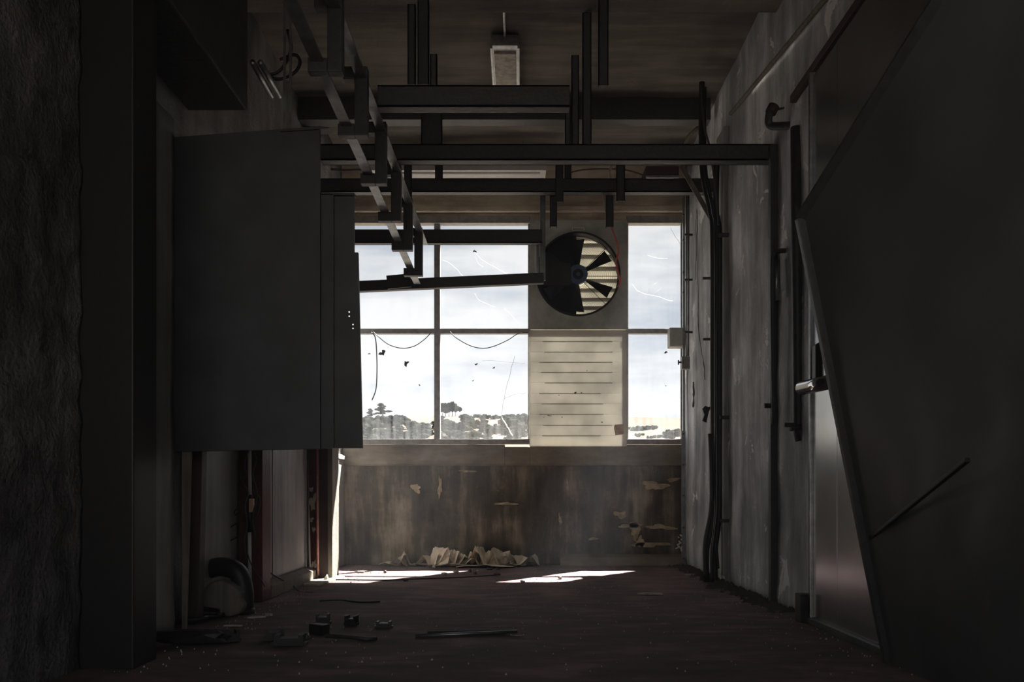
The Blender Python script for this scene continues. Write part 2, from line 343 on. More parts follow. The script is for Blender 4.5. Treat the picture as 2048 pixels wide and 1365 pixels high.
frame(w2, 1253, 1368, [(1251, 1257), (1362, 1372)])
def pane(par, x0, x1, y0, y1):
    a = P(x0 - 2, y1 + 2, YB); b = P(x1 + 2, y0 - 2, YB)
    return MB().box(a.x, b.x, YB + .034, YB + .038, a.z, b.z).build('pane', M['glass'], par)
panes = {}
for kx, (x0, x1) in enumerate([(684, 868), (880, 1056)]):
    panes[(kx, 0)] = pane(w1, x0, x1, 447, 657); panes[(kx, 1)] = pane(w1, x0, x1, 667, 879)
panes[(2, 0)] = pane(w2, 1257, 1362, 447, 657); panes[(2, 1)] = pane(w2, 1257, 1362, 667, 879)
def wire_px(pts, Y, r, name, mat, par=None, n=5):
    return MB().tube([P(x, y, Y) for x, y in pts], r, n).build(name, mat, par, smooth=True)
def curve(p0, pts, sub=6):
    """Catmull-Rom through pixel or 3-D points"""
    q = [Vector(p) for p in pts]; out = []
    for i in range(len(q) - 1):
        a = q[max(i - 1, 0)]; b = q[i]; c = q[i + 1]; d = q[min(i + 2, len(q) - 1)]
        for k in range(sub):
            t = k / sub; out.append(.5 * ((2 * b) + (c - a) * t + (2 * a - 5 * b + 4 * c - d) * t * t + (3 * b - a - 3 * c + d) * t ** 3))
    out.append(q[-1]); return out
cr = [((1,0), [(886, 520), (905, 530), (925, 552), (935, 570)]), ((1,0), [(948, 503), (965, 520), (990, 535), (1020, 552)]), ((1,0), [(948, 503), (955, 525), (966, 535)]), ((1,0), [(950, 588), (958, 600), (990, 615)]),
      ((1,0), [(1010, 618), (1040, 650)]),
      ((2,0), [(1341, 455), (1350, 472), (1360, 488)]), ((2,0), [(1295, 512), (1315, 516), (1335, 517)]), ((2,0), [(1266, 570), (1280, 585), (1310, 592), (1345, 603)]), ((2,0), [(1290, 595), (1300, 575), (1315, 565)]), ((2,0), [(1305, 590), (1325, 575)]),
      ((1,1), [(1003, 833), (1012, 850), (1018, 860), (1025, 873)]), ((1,1), [(1003, 833), (1008, 798), (1022, 740), (1030, 712)]), ((1,1), [(1008, 798), (1030, 790), (1052, 787)]), ((1,1), [(965, 722), (990, 722), (1018, 725), (1050, 728)]),
      ((2,1), [(1258, 862), (1270, 845), (1282, 835)])]
for i, (kk, pts) in enumerate(cr):
    q = [Vector(P(x, y, YB + .034)) for x, y in pts]; q = curve(0, q, 4)
    q = [p + Vector((rnd.uniform(-.004, .004), 0, rnd.uniform(-.004, .004))) for p in q]
    dark = kk == (1, 1) and i in (11, 12, 13)
    MB().tube(q, .0012 if dark else .0014 if i != 10 else .005, 4).build('crack', M['ink'] if dark else M['crack'], panes[kk].parent)
for (px, py, rr, kk) in [(764, 706, 6, (0,1)), (813, 727, 5, (0,1)), (739, 708, 2, (0,1)), (952, 729, 2.5, (1,1)), (949, 503, 3, (1,0)), (988, 736, 2, (1,1)), (1332, 705, 3, (2,1)), (946, 762, 1.5, (1,1)), (839, 771, 1.5, (0,1)), (1332, 772, 1.2, (2,1))]:
    c = P(px, py, YB + .03); s = YB / F
    MB().prism([(x, YB + .028, z) for x, z in blob(c.x, c.z, rr * s, rr * s * .8, px, 12, .9)], (0, .005, 0)).build('black_splat', M['ink'], w1 if px < 1100 else w2)
c = P(832, 795, YB); MB().prism([P(822, 800, YB + .03), P(828, 786, YB + .03), P(840, 789, YB + .03), P(844, 796, YB + .03), P(834, 806, YB + .03), P(820, 803, YB + .03)], (0, .003, 0)).build('tape_scrap', M['scrap'], w1)

# ------------------------------------------------------------------ louvred sheet panel below the fan
pn = thing('louvred_panel', P(1156, 893, YB), 'cream sheet panel of wide horizontal strips filling the bay below the extractor fan', 'panel')
ys = [660, 683, 704, 724.5, 745, 766, 787.5, 808, 829, 851, 872, 893]
for i in range(11):
    a = P(1059, ys[i + 1], YB - .03); b = P(1254, ys[i], YB - .03)
    m = MB().prism([(a.x, YB - .012, a.z), (a.x, YB - .008, a.z), (a.x, YB - .006, b.z), (a.x, YB - .010, b.z)], (b.x - a.x, 0, 0))
    if i < 10: MB().box(a.x + .08 + rnd.uniform(0, .06), b.x - .13 - rnd.uniform(0, .25) * (i > 4), YB - .0125, YB - .006, a.z - .0022, a.z + .0022).build('lap_strip', M['wood'], pn).name = 'lap_joint'  # thin grey strip along each lap joint
    m.build('slat', M['slat'], pn)
m = MB().prism([P(1229, 850, YB - .014), P(1247, 849, YB - .014), P(1248, 869, YB - .014), P(1231, 871, YB - .014), P(1228, 858, YB - .014)], (0, .003, 0)); m.build('tape_patch', M['tape'], pn)
for px, py, rx, ry in [(1099, 832, 4, 1), (1151, 786, 2, 2), (1163, 786, 1.5, 1), (1118, 791, 1, 1), (1088, 835, 1, 1), (1124, 835, 1.5, 1), (1204, 845, 2, 1), (1174, 742, 1, 1)]:
    c = P(px, py, YB - .014); s = YB / F; MB().prism([(x, YB - .014, z) for x, z in blob(c.x, c.z, rx * s, ry * s, px, 10, .6)], (0, .003, 0)).build('hole', M['ink'], pn)

# ------------------------------------------------------------------ extractor fan
fan = thing('extractor_fan', P(1156, 660, YB), 'large round extractor fan in a grey square plate between the windows', 'fan')
FC = P(1156, 550, YB); R = 82 * YB / F
x0 = P(1060, 0, YB).x; x1 = P(1254, 0, YB).x; zt = P(0, 442, YB).z; zb = P(0, 660, YB).z
m = MB(); n = 64; ys_ = (YB - .02, YB + .03)
ring_in = [(FC.x + R * math.cos(2 * math.pi * k / n), FC.z + R * math.sin(2 * math.pi * k / n)) for k in range(n)]
def sq(a):
    c_, s_ = math.cos(a), math.sin(a); t = 1e9
    if c_ > 1e-9: t = min(t, (x1 - FC.x) / c_)
    if c_ < -1e-9: t = min(t, (x0 - FC.x) / c_)
    if s_ > 1e-9: t = min(t, (zt - FC.z) / s_)
    if s_ < -1e-9: t = min(t, (zb - FC.z) / s_)
    return (FC.x + c_ * t, FC.z + s_ * t)
angs = sorted(set([2 * math.pi * k / n for k in range(n)] + [math.atan2(z - FC.z, x - FC.x) % (2 * math.pi) for x in (x0, x1) for z in (zt, zb)]))
vs = []; fs = []
for a in angs:
    o_ = sq(a)
    for y in ys_: vs += [(FC.x + R * math.cos(a), y, FC.z + R * math.sin(a)), (o_[0], y, o_[1])]
nn = len(angs)
for k in range(nn):
    a = 4 * k; b = 4 * ((k + 1) % nn)
    fs += [(a, b, b + 1, a + 1), (a + 2, a + 3, b + 3, b + 2), (a, a + 2, b + 2, b), (a + 1, b + 1, b + 3, a + 3)]
m.add(vs, fs); m.build('mounting_plate', M['fanplate'], fan)
m = MB().ring(FC, R * .985, R * 1.03, -.035, .09, 64); m.build('cowl_ring', M['fandark'], fan)
hub = MB(); hub.ring(FC, 11 * YB / F, 19 * YB / F, -.03, .02, 32); hub.build('hub_ring', M['hub'], fan)
m = MB(); m.tube([(FC.x, YB - .02, FC.z), (FC.x, YB + .06, FC.z)], 15 * YB / F, 24); m.build('motor', M['fandark'], fan)
m = MB(); m.tube([(FC.x, YB - .03, FC.z), (FC.x, YB - .01, FC.z)], 4 * YB / F, 16); m.build('motor_cap', M['hub'], fan)
for deg in (92, 150, 212, 268, 332, 33):
    a = math.radians(deg); da = math.radians(11 if deg not in (92, 268) else 13)
    pts = []
    for rr, w in ((.22, .8), (.6, 1.0), (.9, 1.05)):
        for sgn in (-1, 1):
            aa = a + sgn * da * w * (.9 if rr > .3 else 1.2)
            pts.append((FC.x + R * rr * math.cos(aa), YB + .03 + sgn * .018, FC.z + R * rr * math.sin(aa)))
    vs = [Vector(p) for p in pts]; vs += [p + Vector((0, .005, 0)) for p in vs]
    fs = [(0, 1, 3, 2), (2, 3, 5, 4), (6, 8, 9, 7), (8, 10, 11, 9), (0, 2, 8, 6), (2, 4, 10, 8), (1, 7, 9, 3), (3, 9, 11, 5), (0, 6, 7, 1), (4, 5, 11, 10)]
    MB().add(vs, fs).build('blade', M['fandark'], fan)
# gravity shutter: louvre slats behind the right half, closed plate behind the left
s = YB / F
zz = [628, 611, 594, 575, 556, 531, 507, 484, 468]
for i in range(len(zz) - 1):
    zl = FC.z + (550 - zz[i]) * s; zu = FC.z + (550 - zz[i + 1]) * s
    dz = zu - zl; zc = max(abs(zl - FC.z), abs(zu - FC.z)); half = math.sqrt(max(.01, (R * 1.0) ** 2 - (min(abs(zl - FC.z), abs(zu - FC.z))) ** 2))
    MB().prism([(FC.x - .02, YB + .065, zu + .006), (FC.x - .02, YB + .068, zu + .006), (FC.x - .02, YB + .10, zl + .007), (FC.x - .02, YB + .097, zl + .007)], (half + .02, 0, 0)).build('louvre', M['louvre'], fan)
m = MB(); ring = [(FC.x - .01, YB + .066, FC.z - R), (FC.x - .01, YB + .066, FC.z + R)] + [(FC.x + R * math.cos(a), YB + .066, FC.z + R * math.sin(a)) for a in [math.pi / 2 + math.pi * k / 20 for k in range(1, 20)]]
m.prism(ring, (0, .01, 0)); m.build('blanking_plate', M['fandark'], fan)
m = MB()
for k in range(30):
    r_ = R * (.26 + .72 * k / 29); pts = [(FC.x + r_ * math.cos(2 * math.pi * j / 48), YB + .055, FC.z + r_ * math.sin(2 * math.pi * j / 48)) for j in range(49)]
    m.tube(pts, .0021, 3, False)
tag(m.build('guard_wires', M['fandark'], fan), kind='stuff')
for deg in (45, 0, -45, 135, 225):
    a = math.radians(deg); MB().tube([(FC.x + R * .2 * math.cos(a), YB + .053, FC.z + R * .2 * math.sin(a)), (FC.x + R * math.cos(a), YB + .053, FC.z + R * math.sin(a))], .003, 5).build('guard_spoke', M['fandark'], fan)
a = P(1088, 572, YB - .03); b = P(1142, 527, YB - .03); MB().box(a.x, b.x, YB - .045, YB - .03, a.z, b.z).build('motor_bracket', M['fandark'], fan, .002)
a = P(1144, 461, YB - .03); b = P(1169, 455, YB - .03); pl = MB().box(a.x, b.x, YB - .024, YB - .018, a.z, b.z).build('name_plate', M['label'], fan)
m = MB()
for k in range(9): xx = a.x + .012 + k * .0105; m.box(xx, xx + .007, YB - .0255, YB - .0235, a.z + .008, b.z - .008 - .002 * (k % 2))
m.build('lettering', M['ink'], pl)
tag(MB().tube(curve(0, [P(x, y, YB - .06) for x, y in [(1221, 450), (1227, 466), (1234, 486), (1237, 505), (1232, 524), (1236, 545), (1240, 560), (1236, 575)]]), .0075, 6).build('red_cable', M['redwire'], None, smooth=True), 'thin red cable dangling over the edge of the extractor fan', 'cable')

# ------------------------------------------------------------------ steelwork
def bpx(x0, x1, y0, y1, Ya, dep):
    a = P(x0, y1, Ya); b = P(x1, y0, Ya); return MB().box(a.x, b.x, Ya, Ya + dep, a.z, b.z)
def steel(name, mb, label, cat, group=None, bev=.004, mat='steel'):
    return tag(mb.build(name, M[mat], None, bev), label, cat, group)
def channel(x0, x1, y0, y1, Ya, dep, name, label):
    """a C-section crossing the room: web towards the camera, flanges going back"""
    a = P(x0, y1, Ya); b = P(x1, y0, Ya); t = .008
    m = MB().box(a.x, b.x, Ya, Ya + t, a.z, b.z); m.box(a.x, b.x, Ya, Ya + dep, b.z - t, b.z); m.box(a.x, b.x, Ya, Ya + dep, a.z, a.z + t); m.box(a.x, b.x, Ya + dep - t, Ya + dep, a.z, b.z)
    return steel(name, m, label, 'beam', None, 0)
channel(640, 1552, 288, 320, 5.0, .08, 'steel_beam', 'longest black steel crossbeam, reaching the post on the right wall')
channel(640, 1432, 357, 384, 6.5, .08, 'steel_beam', 'black steel crossbeam close above the window heads')
channel(755, 1139, 170, 213, 4.15, .08, 'steel_beam', 'short thick black crossbeam under the ceiling light')
channel(690, 1084, 459, 486, 6.62, .06, 'steel_beam', 'black steel bar crossing the upper left panes level')
bt = thing('tilted_bar', P(900, 570, 6.68), 'black steel bar sloping across the upper left panes', 'bar')
MB().obox(P(700, 575, 6.68), P(1087, 557.5, 6.68), .06, .082).build('bar', M['steel'], bt, .004)
MB().obox(P(775, 567, 6.66), P(822, 562.5, 6.66), .07, .105).build('clamp', M['steel'], bt, .004)
MB().obox(P(790, 555, 6.66), P(797, 554, 6.66), .03, .03).build('bolt', M['steel'], bt, .004)
steel('steel_post', bpx(1541, 1556, 288, 1212, 4.95, .045), 'thin black steel post from the long crossbeam down to the floor by the right wall', 'post')
hl = [((815, 831), 8, 168, 4.6, 'left half of the paired black hanger above the short crossbeam'), ((835, 858), 0, 168, 4.65, 'right half of the paired black hanger above the short crossbeam'), ((860, 874), 108, 200, 4.235, 'stub hanger beside the paired black hanger over the short crossbeam'),
      ((842, 884), 214, 288, 5.1, 'wide black hanger below the short crossbeam, left of the ceiling light'), ((1130, 1142), 214, 288, 5.02, 'narrow hanger under the right end of the short crossbeam'), ((1143, 1158), 110, 288, 5.02, 'black hanger passing the right end of the short crossbeam'),
      ((1165, 1183), 5, 288, 5.0, 'tallest black hanger, dropping from the ceiling beam to the long crossbeam'), ((1197, 1217), -20, 170, 4.8, 'black hanger ending in mid air near the top right'),
      ((808, 823), 328, 455, 6.463, 'black hanger between the long crossbeam and the upper left pane'), ((870, 885), 328, 357, 6.58, 'short black stub above the lower crossbeam, left of the fan'),
      ((1111, 1127), 328, 403, 6.463, 'black drop hanger over the lower crossbeam, near the fan'), ((1129, 1143), 328, 357, 6.6, 'short black stub next to the drop hanger near the fan'), ((1100, 1114), 385, 453, 6.6, 'black drop hanger with its end just above the left of the fan'),
      ((1233, 1250), 328, 402, 6.463, 'black drop hanger over the lower crossbeam, right of the fan'), ((1212, 1227), 385, 454, 6.6, 'black drop hanger ending just above the red cable')]
for (xx, ya, yb, Yd, lab) in hl:
    a = P(xx[0], yb, Yd); b = P(xx[1], ya, Yd); t = .006
    m = MB().box(a.x, b.x, Yd, Yd + t, a.z, b.z); m.box(a.x, a.x + t, Yd, Yd + .035, a.z, b.z); m.box(b.x - t, b.x, Yd, Yd + .035, a.z, b.z)
    steel('steel_hanger', m, lab, 'hanger', 'black steel hangers under the ceiling', 0)
ch = thing('fan_side_strut', P(1084, 570, 6.75), 'bare galvanised channel strut hanging beside the fan', 'strut')
a = P(1080, 560, 6.72); b = P(1091, 385, 6.72)
MB().box(a.x, a.x + .006, 6.72, 6.76, a.z, b.z).box(b.x - .006, b.x, 6.72, 6.76, a.z, b.z).box(a.x, b.x, 6.755, 6.76, a.z, b.z).build('channel', M['galv'], ch)
a = P(1072, 550, 6.74); b = P(1078, 480, 6.74); MB().box(a.x, b.x, 6.74, 6.77, a.z, b.z).build('slide_rail', M['galv'], ch, .002)
# monorail: two angle rails and C-shaped hangers
def rail(pa, pb, name, label):
    pa = Vector(pa); pb = Vector(pb); r = thing(name, (pa + pb) / 2, label, 'rail')
    MB().obox(pa + Vector((0, 0, .035)), pb + Vector((0, 0, .035)), .007, .075).build('web', M['galv'], r)
    MB().obox(pa + Vector((.022, 0, 0)), pb + Vector((.022, 0, 0)), .05, .007).build('flange', M['galv'], r)
    return r
rail((-.835, 2.6, 2.40), (-.823, 6.62, 2.285), 'conveyor_rail', 'lower steel angle rail running diagonally down to the upper left pane')
rail((-.765, 2.6, 2.60), (-.752, 6.5, 2.555), 'conveyor_rail', 'upper steel angle rail above the row of C-shaped brackets')
for i, Yh in enumerate((2.85, 3.4, 3.96, 4.52, 5.08, 5.62, 6.2)):
    zt_ = 2.66 - .022 * (Yh - 3) ; zb_ = 2.335 - .034 * (Yh - 3.4)
    h = thing('rail_bracket', (-.74, Yh, zb_), ['nearest black C-shaped bracket of the overhead rail', 'second C-shaped bracket from the near end of the overhead rail', 'third C-shaped bracket of the overhead rail, level with the ceiling light', 'fourth C-shaped bracket, crossing in front of the long crossbeam', 'fifth C-shaped bracket, in front of the lower crossbeam', 'sixth C-shaped bracket, overlapping the top of the upper left pane', 'farthest C-shaped bracket, resting on the tilted bar'][i], 'bracket', 'C-shaped brackets along the overhead rail')
    MB().box(-.772, -.712, Yh, Yh + .05, zb_, zt_).build('hanger_arm', M['steel'], h, .004)
    MB().box(-.825, -.772, Yh, Yh + .05, zt_ - .06, zt_).build('top_arm', M['steel'], h, .004)
    MB().box(-.85, -.772, Yh, Yh + .05, zb_, zb_ + .055).build('foot', M['steel'], h, .004)
steel('drive_housing', MB().box(-.96, -.72, 2.6, 3.3, 2.62, 2.95), 'black housing over the near end of the overhead rail', 'housing')

# ------------------------------------------------------------------ ceiling light and its conduit, far tube light, conduits
cl = thing('ceiling_light', P(1009, 170, 6.1), 'grimy box light on the ceiling above the short crossbeam', 'ceiling light')
m = MB(); xw = .092; cx = -.10
m.box(cx - xw, cx + xw, 5.6, 6.55, 3.60, 3.675); m.build('housing', M['aluminium'], cl, .004)
MB().box(cx - xw * .8, cx + xw * .8, 5.68, 6.5, 3.585, 3.602).build('diffuser', M['diffuser'], cl, .004)
MB().box(cx - xw * 1.05, cx - xw * .9, 5.6, 6.55, 3.582, 3.61).box(cx + xw * .9, cx + xw * 1.05, 5.6, 6.55, 3.582, 3.61).build('rim', M['aluminium'], cl)
steel('conduit', MB().tube([(cx, 5.0, 3.655), (cx, 5.58, 3.655)], .009, 8), 'grey conduit along the ceiling feeding the box light', 'conduit', None, 0, 'aluminium')
steel('ceiling_rose', MB().tube([P(946, 25, 5.45), P(946, 40, 5.45)], .05, 16), 'round dark ceiling fitting left of the box light', 'fitting', None, 0)
tl = thing('tube_light', P(930, 340, 7.3), 'long white tube light batten behind the crossbeams above the windows', 'tube light')
a = P(740, 341, 7.25); b = P(1092, 322, 7.25)
MB().prism([(a.x, 7.25, a.z), (a.x, 7.25, a.z + .05), (a.x, 7.31, b.z), (a.x, 7.37, b.z), (a.x, 7.43, a.z + .05), (a.x, 7.43, a.z)], (b.x - a.x, 0, 0)).build('reflector', M['white'], tl, .002)
MB().tube([(a.x + .05, 7.30, a.z - .006), (b.x - .05, 7.30, a.z - .006)], .013, 10).build('tube', M['white'], tl)
for px in (1046, 1180): MB().box(P(px, 0, 7.25).x - .004, P(px, 0, 7.25).x + .004, 7.3, 7.31, b.z, 3.69).build('hanging_rod', M['aluminium'], tl) if px < 1092 else None
lb = thing('cable_trunking', P(1328, 355, 7.3), 'dark metal trunking with a bright lower lip, above the narrow window', 'trunking')
a = P(1292, 357, 7.35); b = P(1358, 332, 7.35); MB().box(a.x, b.x, 7.35, 7.735, a.z + .02, b.z).build('body', M['brown'], lb, .004); MB().box(a.x, b.x, 7.34, 7.5, a.z, a.z + .022).build('lip', M['aluminium'], lb, .002)
steel('sagging_wire', MB().tube(curve(0, [P(x, y, 7.4) for x, y in [(1143, 345), (1165, 340), (1210, 338), (1255, 341), (1290, 352)]]), .006, 6), 'dark wire sagging from the ceiling to the trunking', 'wire', None, 0)
steel('peeling_tape', MB().obox(P(1224, 331, 7.2), P(1219, 342, 7.2), .02, .02).obox(P(1219, 342, 7.2), P(1221, 358, 7.2), .02, .02), 'strip of pale peeling tape just below the long crossbeam', 'tape', None, 0, 'pale')
steel('peeling_tape', MB().obox(P(1208, 375, 7.2), P(1213, 425, 7.2), .03, .016), 'strip of pale peeling tape beside the hanger above the red cable', 'tape', None, 0, 'pale')
steel('wire_strand', MB().tube(curve(0, [P(x, y, 7.3) for x, y in [(655, 338), (690, 341), (720, 340), (745, 343)]]), .01, 6), 'dark wire under the ceiling behind the hanging cabinet', 'wire', None, 0)
# window ring cables
for nm, pts, lab in [('black_wire', [(900, 664), (912, 676), (938, 691), (962, 697), (985, 694), (1015, 681), (1036, 668), (1056, 666)], 'thin black wire looped across the lower middle pane'),
                     ('black_wire', [(746, 664), (758, 675), (778, 690), (804, 697), (828, 693), (848, 680), (862, 666)], 'thin black wire looped across the lower left pane'),
                     ('black_wire', [(742, 665), (750, 674), (753, 700), (754, 740), (752, 778), (744, 801)], 'black cable end hanging down the lower left pane')]:
    tag(MB().tube(curve(0, [P(x, y, YB - .03) for x, y in pts]), .0052 if 'end' in lab else .004, 6).build(nm, M['rubber'], None, smooth=True), lab, 'wire')

# ------------------------------------------------------------------ hanging cabinet on the left
cab = thing('hanging_cabinet', P(500, 898, 4.1), 'huge blue-black steel cabinet hanging in front of the left windows', 'cabinet')
MB().prism([P(270, 280, 4.0), P(640, 252, 4.0), P(640, 898.5, 4.0), P(270, 906, 4.0)], (0, .02, 0)).build('front_panel', M['cabinet'], cab, .003)
MB().prism([P(560, 259, 3.99), P(640, 252, 3.99), P(661, 255, 3.99), P(656, 257, 3.99), P(640, 258, 3.99), P(560, 263, 3.99)], (0, .06, 0)).build('top_lip', M['cabinet'], cab)
MB().box(-1.68, -1.15, 4.02, 4.55, .9, 2.3).build('body', M['cabinet'], cab, .004)
MB().prism([P(641, 387, 4.03), P(667.2, 387, 4.03), P(667.2, 897, 4.03), P(641, 898, 4.03)], (0, .02, 0)).build('side_panel', M['cabinet'], cab, .002)
dp = MB().prism([P(668.6, 387, 4.05), P(708, 388, 4.05), P(708, 505, 4.05), P(716, 505, 4.05), P(725, 897, 4.05), P(668.6, 897, 4.05)], (0, .02, 0)).build('hinged_panel', M['cabinet'], cab)
MB().box(P(662, 0, 4.07).x, P(674, 0, 4.07).x, 4.055, 4.07, P(0, 480, 4.06).z, P(0, 388, 4.06).z).build('seam_strap', M['cabinet'], cab)
MB().box(P(662, 0, 4.07).x, P(674, 0, 4.07).x, 4.07, 4.08, P(0, 896, 4.06).z, P(0, 872, 4.06).z).build('seam_strap', M['cabinet'], cab)
cut = MB()
for px, py in [(698.5, 624.5), (698.5, 633), (706, 649.5), (706, 657.5)]: cut.tube([P(px, py, 4.0), P(px, py, 4.12)], .0036, 10)
co = cut.build('cutter', M['cabinet']); bm_ = dp.modifiers.new('b', 'BOOLEAN'); bm_.object = co; bm_.solver = 'EXACT'
dg = bpy.context.evaluated_depsgraph_get(); nm = bpy.data.meshes.new_from_object(dp.evaluated_get(dg)); dp.modifiers.clear(); dp.data = nm; bpy.data.objects.remove(co)
MB().prism([P(668, 385, 4.03), P(709, 386, 4.03), P(709, 390, 4.03), P(641, 390, 4.03), P(641, 385, 4.03)], (0, .05, 0)).build('cap_strip', M['cabinet'], cab)
for px, ya, yb in ((566, 200, 254), (578, 215, 254)):
    MB().box(P(px, 0, 4.3).x, P(px + 5, 0, 4.3).x, 4.3, 4.31, 2.35, 3.6).build('hanging_strap', M['galv'], cab)
# ducting and pipes above the cabinet
steel('duct_box', MB().box(-1.66, -1.36, 3.2, 4.25, 2.56, 3.3), 'black sheet-metal duct box above the hanging cabinet', 'duct', None, .01)
pp = thing('inclined_pipes', P(525, 160, 4.2), 'pair of grey pipes slanting up beside the duct box', 'pipe')
for dx in (0, 16): MB().tube([P(505 + dx, 125, 4.0), P(543 + dx, 192, 4.5)], .014, 10).build('pipe', M['galv'], pp, smooth=True)
for kx, pts in enumerate([[(560, 120), (590, 110), (600, 125), (590, 145), (565, 158), (540, 155), (528, 140)], [(575, 60), (582, 95), (572, 125), (555, 145), (535, 150)]]):
    tag(MB().tube(curve(0, [P(x, y, 4.4) for x, y in pts]), .009, 6).build('cable_loop', M['rubber'], None, smooth=True), ['wide cable loop beside the overhead rail', 'narrow cable loop next to the slanting pipes'][kx], 'cable')

# ------------------------------------------------------------------ left wall: columns, panels, posts
S(MB().box(-1.62, -1.41, 3.1, 3.3, 0, ZC).build('trim_6', M['rubber'], None, .006), 'black column standing out from the near left wall')
g = grid_plane('wall_panel', M['panel_l'], (-1.62, 3.3, 0), (0, .68, 0), (0, 0, 2.4), 14, 40, .006, 4, parent=wl, nrm=(1, 0, 0), thick=.06, seed=50)
g = grid_plane('wall_panel', M['panel_l'], (-1.67, 4.3, 0), (0, .75, 0), (0, 0, 2.4), 14, 40, .005, 4, parent=wl, nrm=(1, 0, 0), thick=.05, seed=51)
steel('timber_post', MB().prism([(-1.67, 4.2, 0), (-1.59, 4.2, 0), (-1.565, 4.2, 1.1), (-1.66, 4.2, 1.1)], (0, .07, 0)), 'dark slightly leaning post against the left wall under the cabinet', 'post', None, .004, 'brown')
steel('timber_post', MB().prism([(-1.60, 4.02, .0), (-1.58, 4.02, .0), (-1.55, 4.02, 1.1), (-1.60, 4.02, 1.1)], (0, .02, 0)), 'pale leaning batten behind the dark post under the cabinet', 'batten', None, .002, 'wood')
steel('steel_column', MB().box(-1.74, -1.53, 5.05, 5.22, 0, 2.4), 'dark red steel column behind the tangled cables', 'column', None, .005, 'red')
bd = thing('wall_board', (-1.6, 5.9, 0), 'grey board panel standing on a kerb between two columns', 'board')
MB().box(-1.66, -1.605, 5.24, 5.50, .09, 2.3).build('narrow_board', M['panel_l'], bd, .003)
MB().box(-1.66, -1.60, 5.505, 6.33, .09, 2.3).build('wide_board', M['panel_l'], bd, .003)
MB().box(-1.60, -1.588, 6.30, 6.34, .09, 2.3).build('edge_strip', M['aluminium'], bd)
MB().prism([(-1.68, 5.25, 0), (-1.53, 5.25, 0), (-1.53, 5.25, .075), (-1.575, 5.25, .10), (-1.68, 5.25, .10)], (0, 1.12, 0)).build('kerb', M['wood'], bd, .004)
cf = thing('door_frame_post', (-1.5, 6.5, 0), 'peeling dark red frame post with a pale edge beside the sunlit wall', 'post')
MB().box(-1.67, -1.60, 6.42, 6.5, 0, 2.4).build('grey_reveal', M['steel'], cf, .003)
MB().tube([P(616, 880, 6.44), P(616, 1000, 6.44), P(618, 1060, 6.44), P(620, 1148, 6.42)], .007, 8).build('white_bead', M['white'], cf)
MB().box(-1.60, -1.525, 6.45, 6.62, 0, 2.4).build('red_face', M['red'], cf, .004)
MB().tube([P(635, 880, 6.42), P(635, 1000, 6.42), P(636, 1152, 6.42)], .009, 10).build('pink_pipe', M['pink'], cf, smooth=True)
MB().box(-1.525, -1.455, 6.44, 6.62, 0, 2.4).build('brown_face', M['brown'], cf, .004)
MB().box(-1.455, -1.42, 6.43, 6.66, 0, 2.4).build('pale_edge', M['wood'], cf, .003)
for px, py, rx, ry, sd_ in [(625, 1005, 6, 17, 1), (623, 1040, 3, 4, 2), (628, 1130, 5, 8, 3), (627, 1060, 3, 5, 4), (622, 980, 3, 6, 8)]:
    c = P(px, py, 6.44); s = 6.45 / F; MB().prism([(x, 6.444, z) for x, z in blob(c.x, c.z, rx * s, ry * s, sd_, 16, .7)], (0, .01, 0)).build('flaked_patch', M['pale'], cf)
m = MB().prism([FL(607, 1172), FL(612, 1158), FL(668, 1153), FL(690, 1157), FL(655, 1166), FL(640, 1173)], (0, 0, .012)); tag(m.build('screed_strip', M['screed'], None), 'pale broken screed at the foot of the red frame post', 'screed')
for i, (px, py, r) in enumerate([(614, 1150, 7), (628, 1155, 6), (644, 1152, 6), (622, 1146, 4), (651, 1157, 5)]):
    c = FL(px, py + 6); s = c.y / F
    m = MB().prism([(c.x + (x), c.y, max(0, z)) for x, z in blob(0, r * s * .8, r * s, r * s, i + 70, 9, .6)], (0, .04, 0)); tag(m.build('rubble_lump', M['grit'] if i % 2 else M['pale'], None, .002), 'crumbled plaster lump at the foot of the red frame post', 'rubble', 'plaster lumps by the red post')
# vertical conduit with cable tangle
cd_ = thing('wall_conduit', (-1.62, 5.0, 0), 'white vertical conduit pipe with broken couplings on the dark red column', 'conduit')
for ya, yb in ((892, 990), (1065, 1190)): MB().tube([P(499, ya, 4.98), P(500, yb, 4.98)], .011, 10).build('pipe', M['white'], cd_, smooth=True)
MB().tube([P(500, 990, 4.98), P(500, 1065, 4.98)], .016, 10).build('dark_sleeve', M['rubber'], cd_, smooth=True)
MB().box(P(500, 0, 4.95).x, P(508, 0, 4.95).x, 4.93, 4.96, P(0, 1025, 4.95).z, P(0, 998, 4.95).z).build('tag_plate', M['tape'], cd_, .002)
for i, pts in enumerate([[(497, 900), (488, 930), (492, 950), (484, 965), (496, 985), (490, 1010), (494, 1050), (488, 1080), (492, 1120), (486, 1150)], [(503, 895), (512, 920), (505, 950), (514, 990), (505, 1040), (512, 1080), (508, 1110)],
                         [(490, 945), (480, 945), (484, 965), (496, 970)], [(488, 1010), (470, 1022), (472, 1030), (486, 1020)], [(486, 1040), (455, 1060), (434, 1085), (440, 1092), (480, 1072)], [(506, 980), (520, 1000), (514, 1030), (498, 1046)], [(492, 1100), (505, 1135), (522, 1160), (530, 1175)]]):
    tag(MB().tube(curve(0, [P(x, y, 4.9) for x, y in pts]), .006 if i < 2 else .0035, 6).build('tangled_cable', M['rubber'], None, smooth=True), ['thick tangled cable down the left of the white conduit', 'thick tangled cable down the right of the white conduit', 'small cable curl near the top of the white conduit', 'short stiff cable end poking left of the conduit', 'long cable loop in front of the grey wall panel', 'cable bulging right of the tan tag plate', 'cable trailing from the conduit towards the kerb'][i], 'cable')
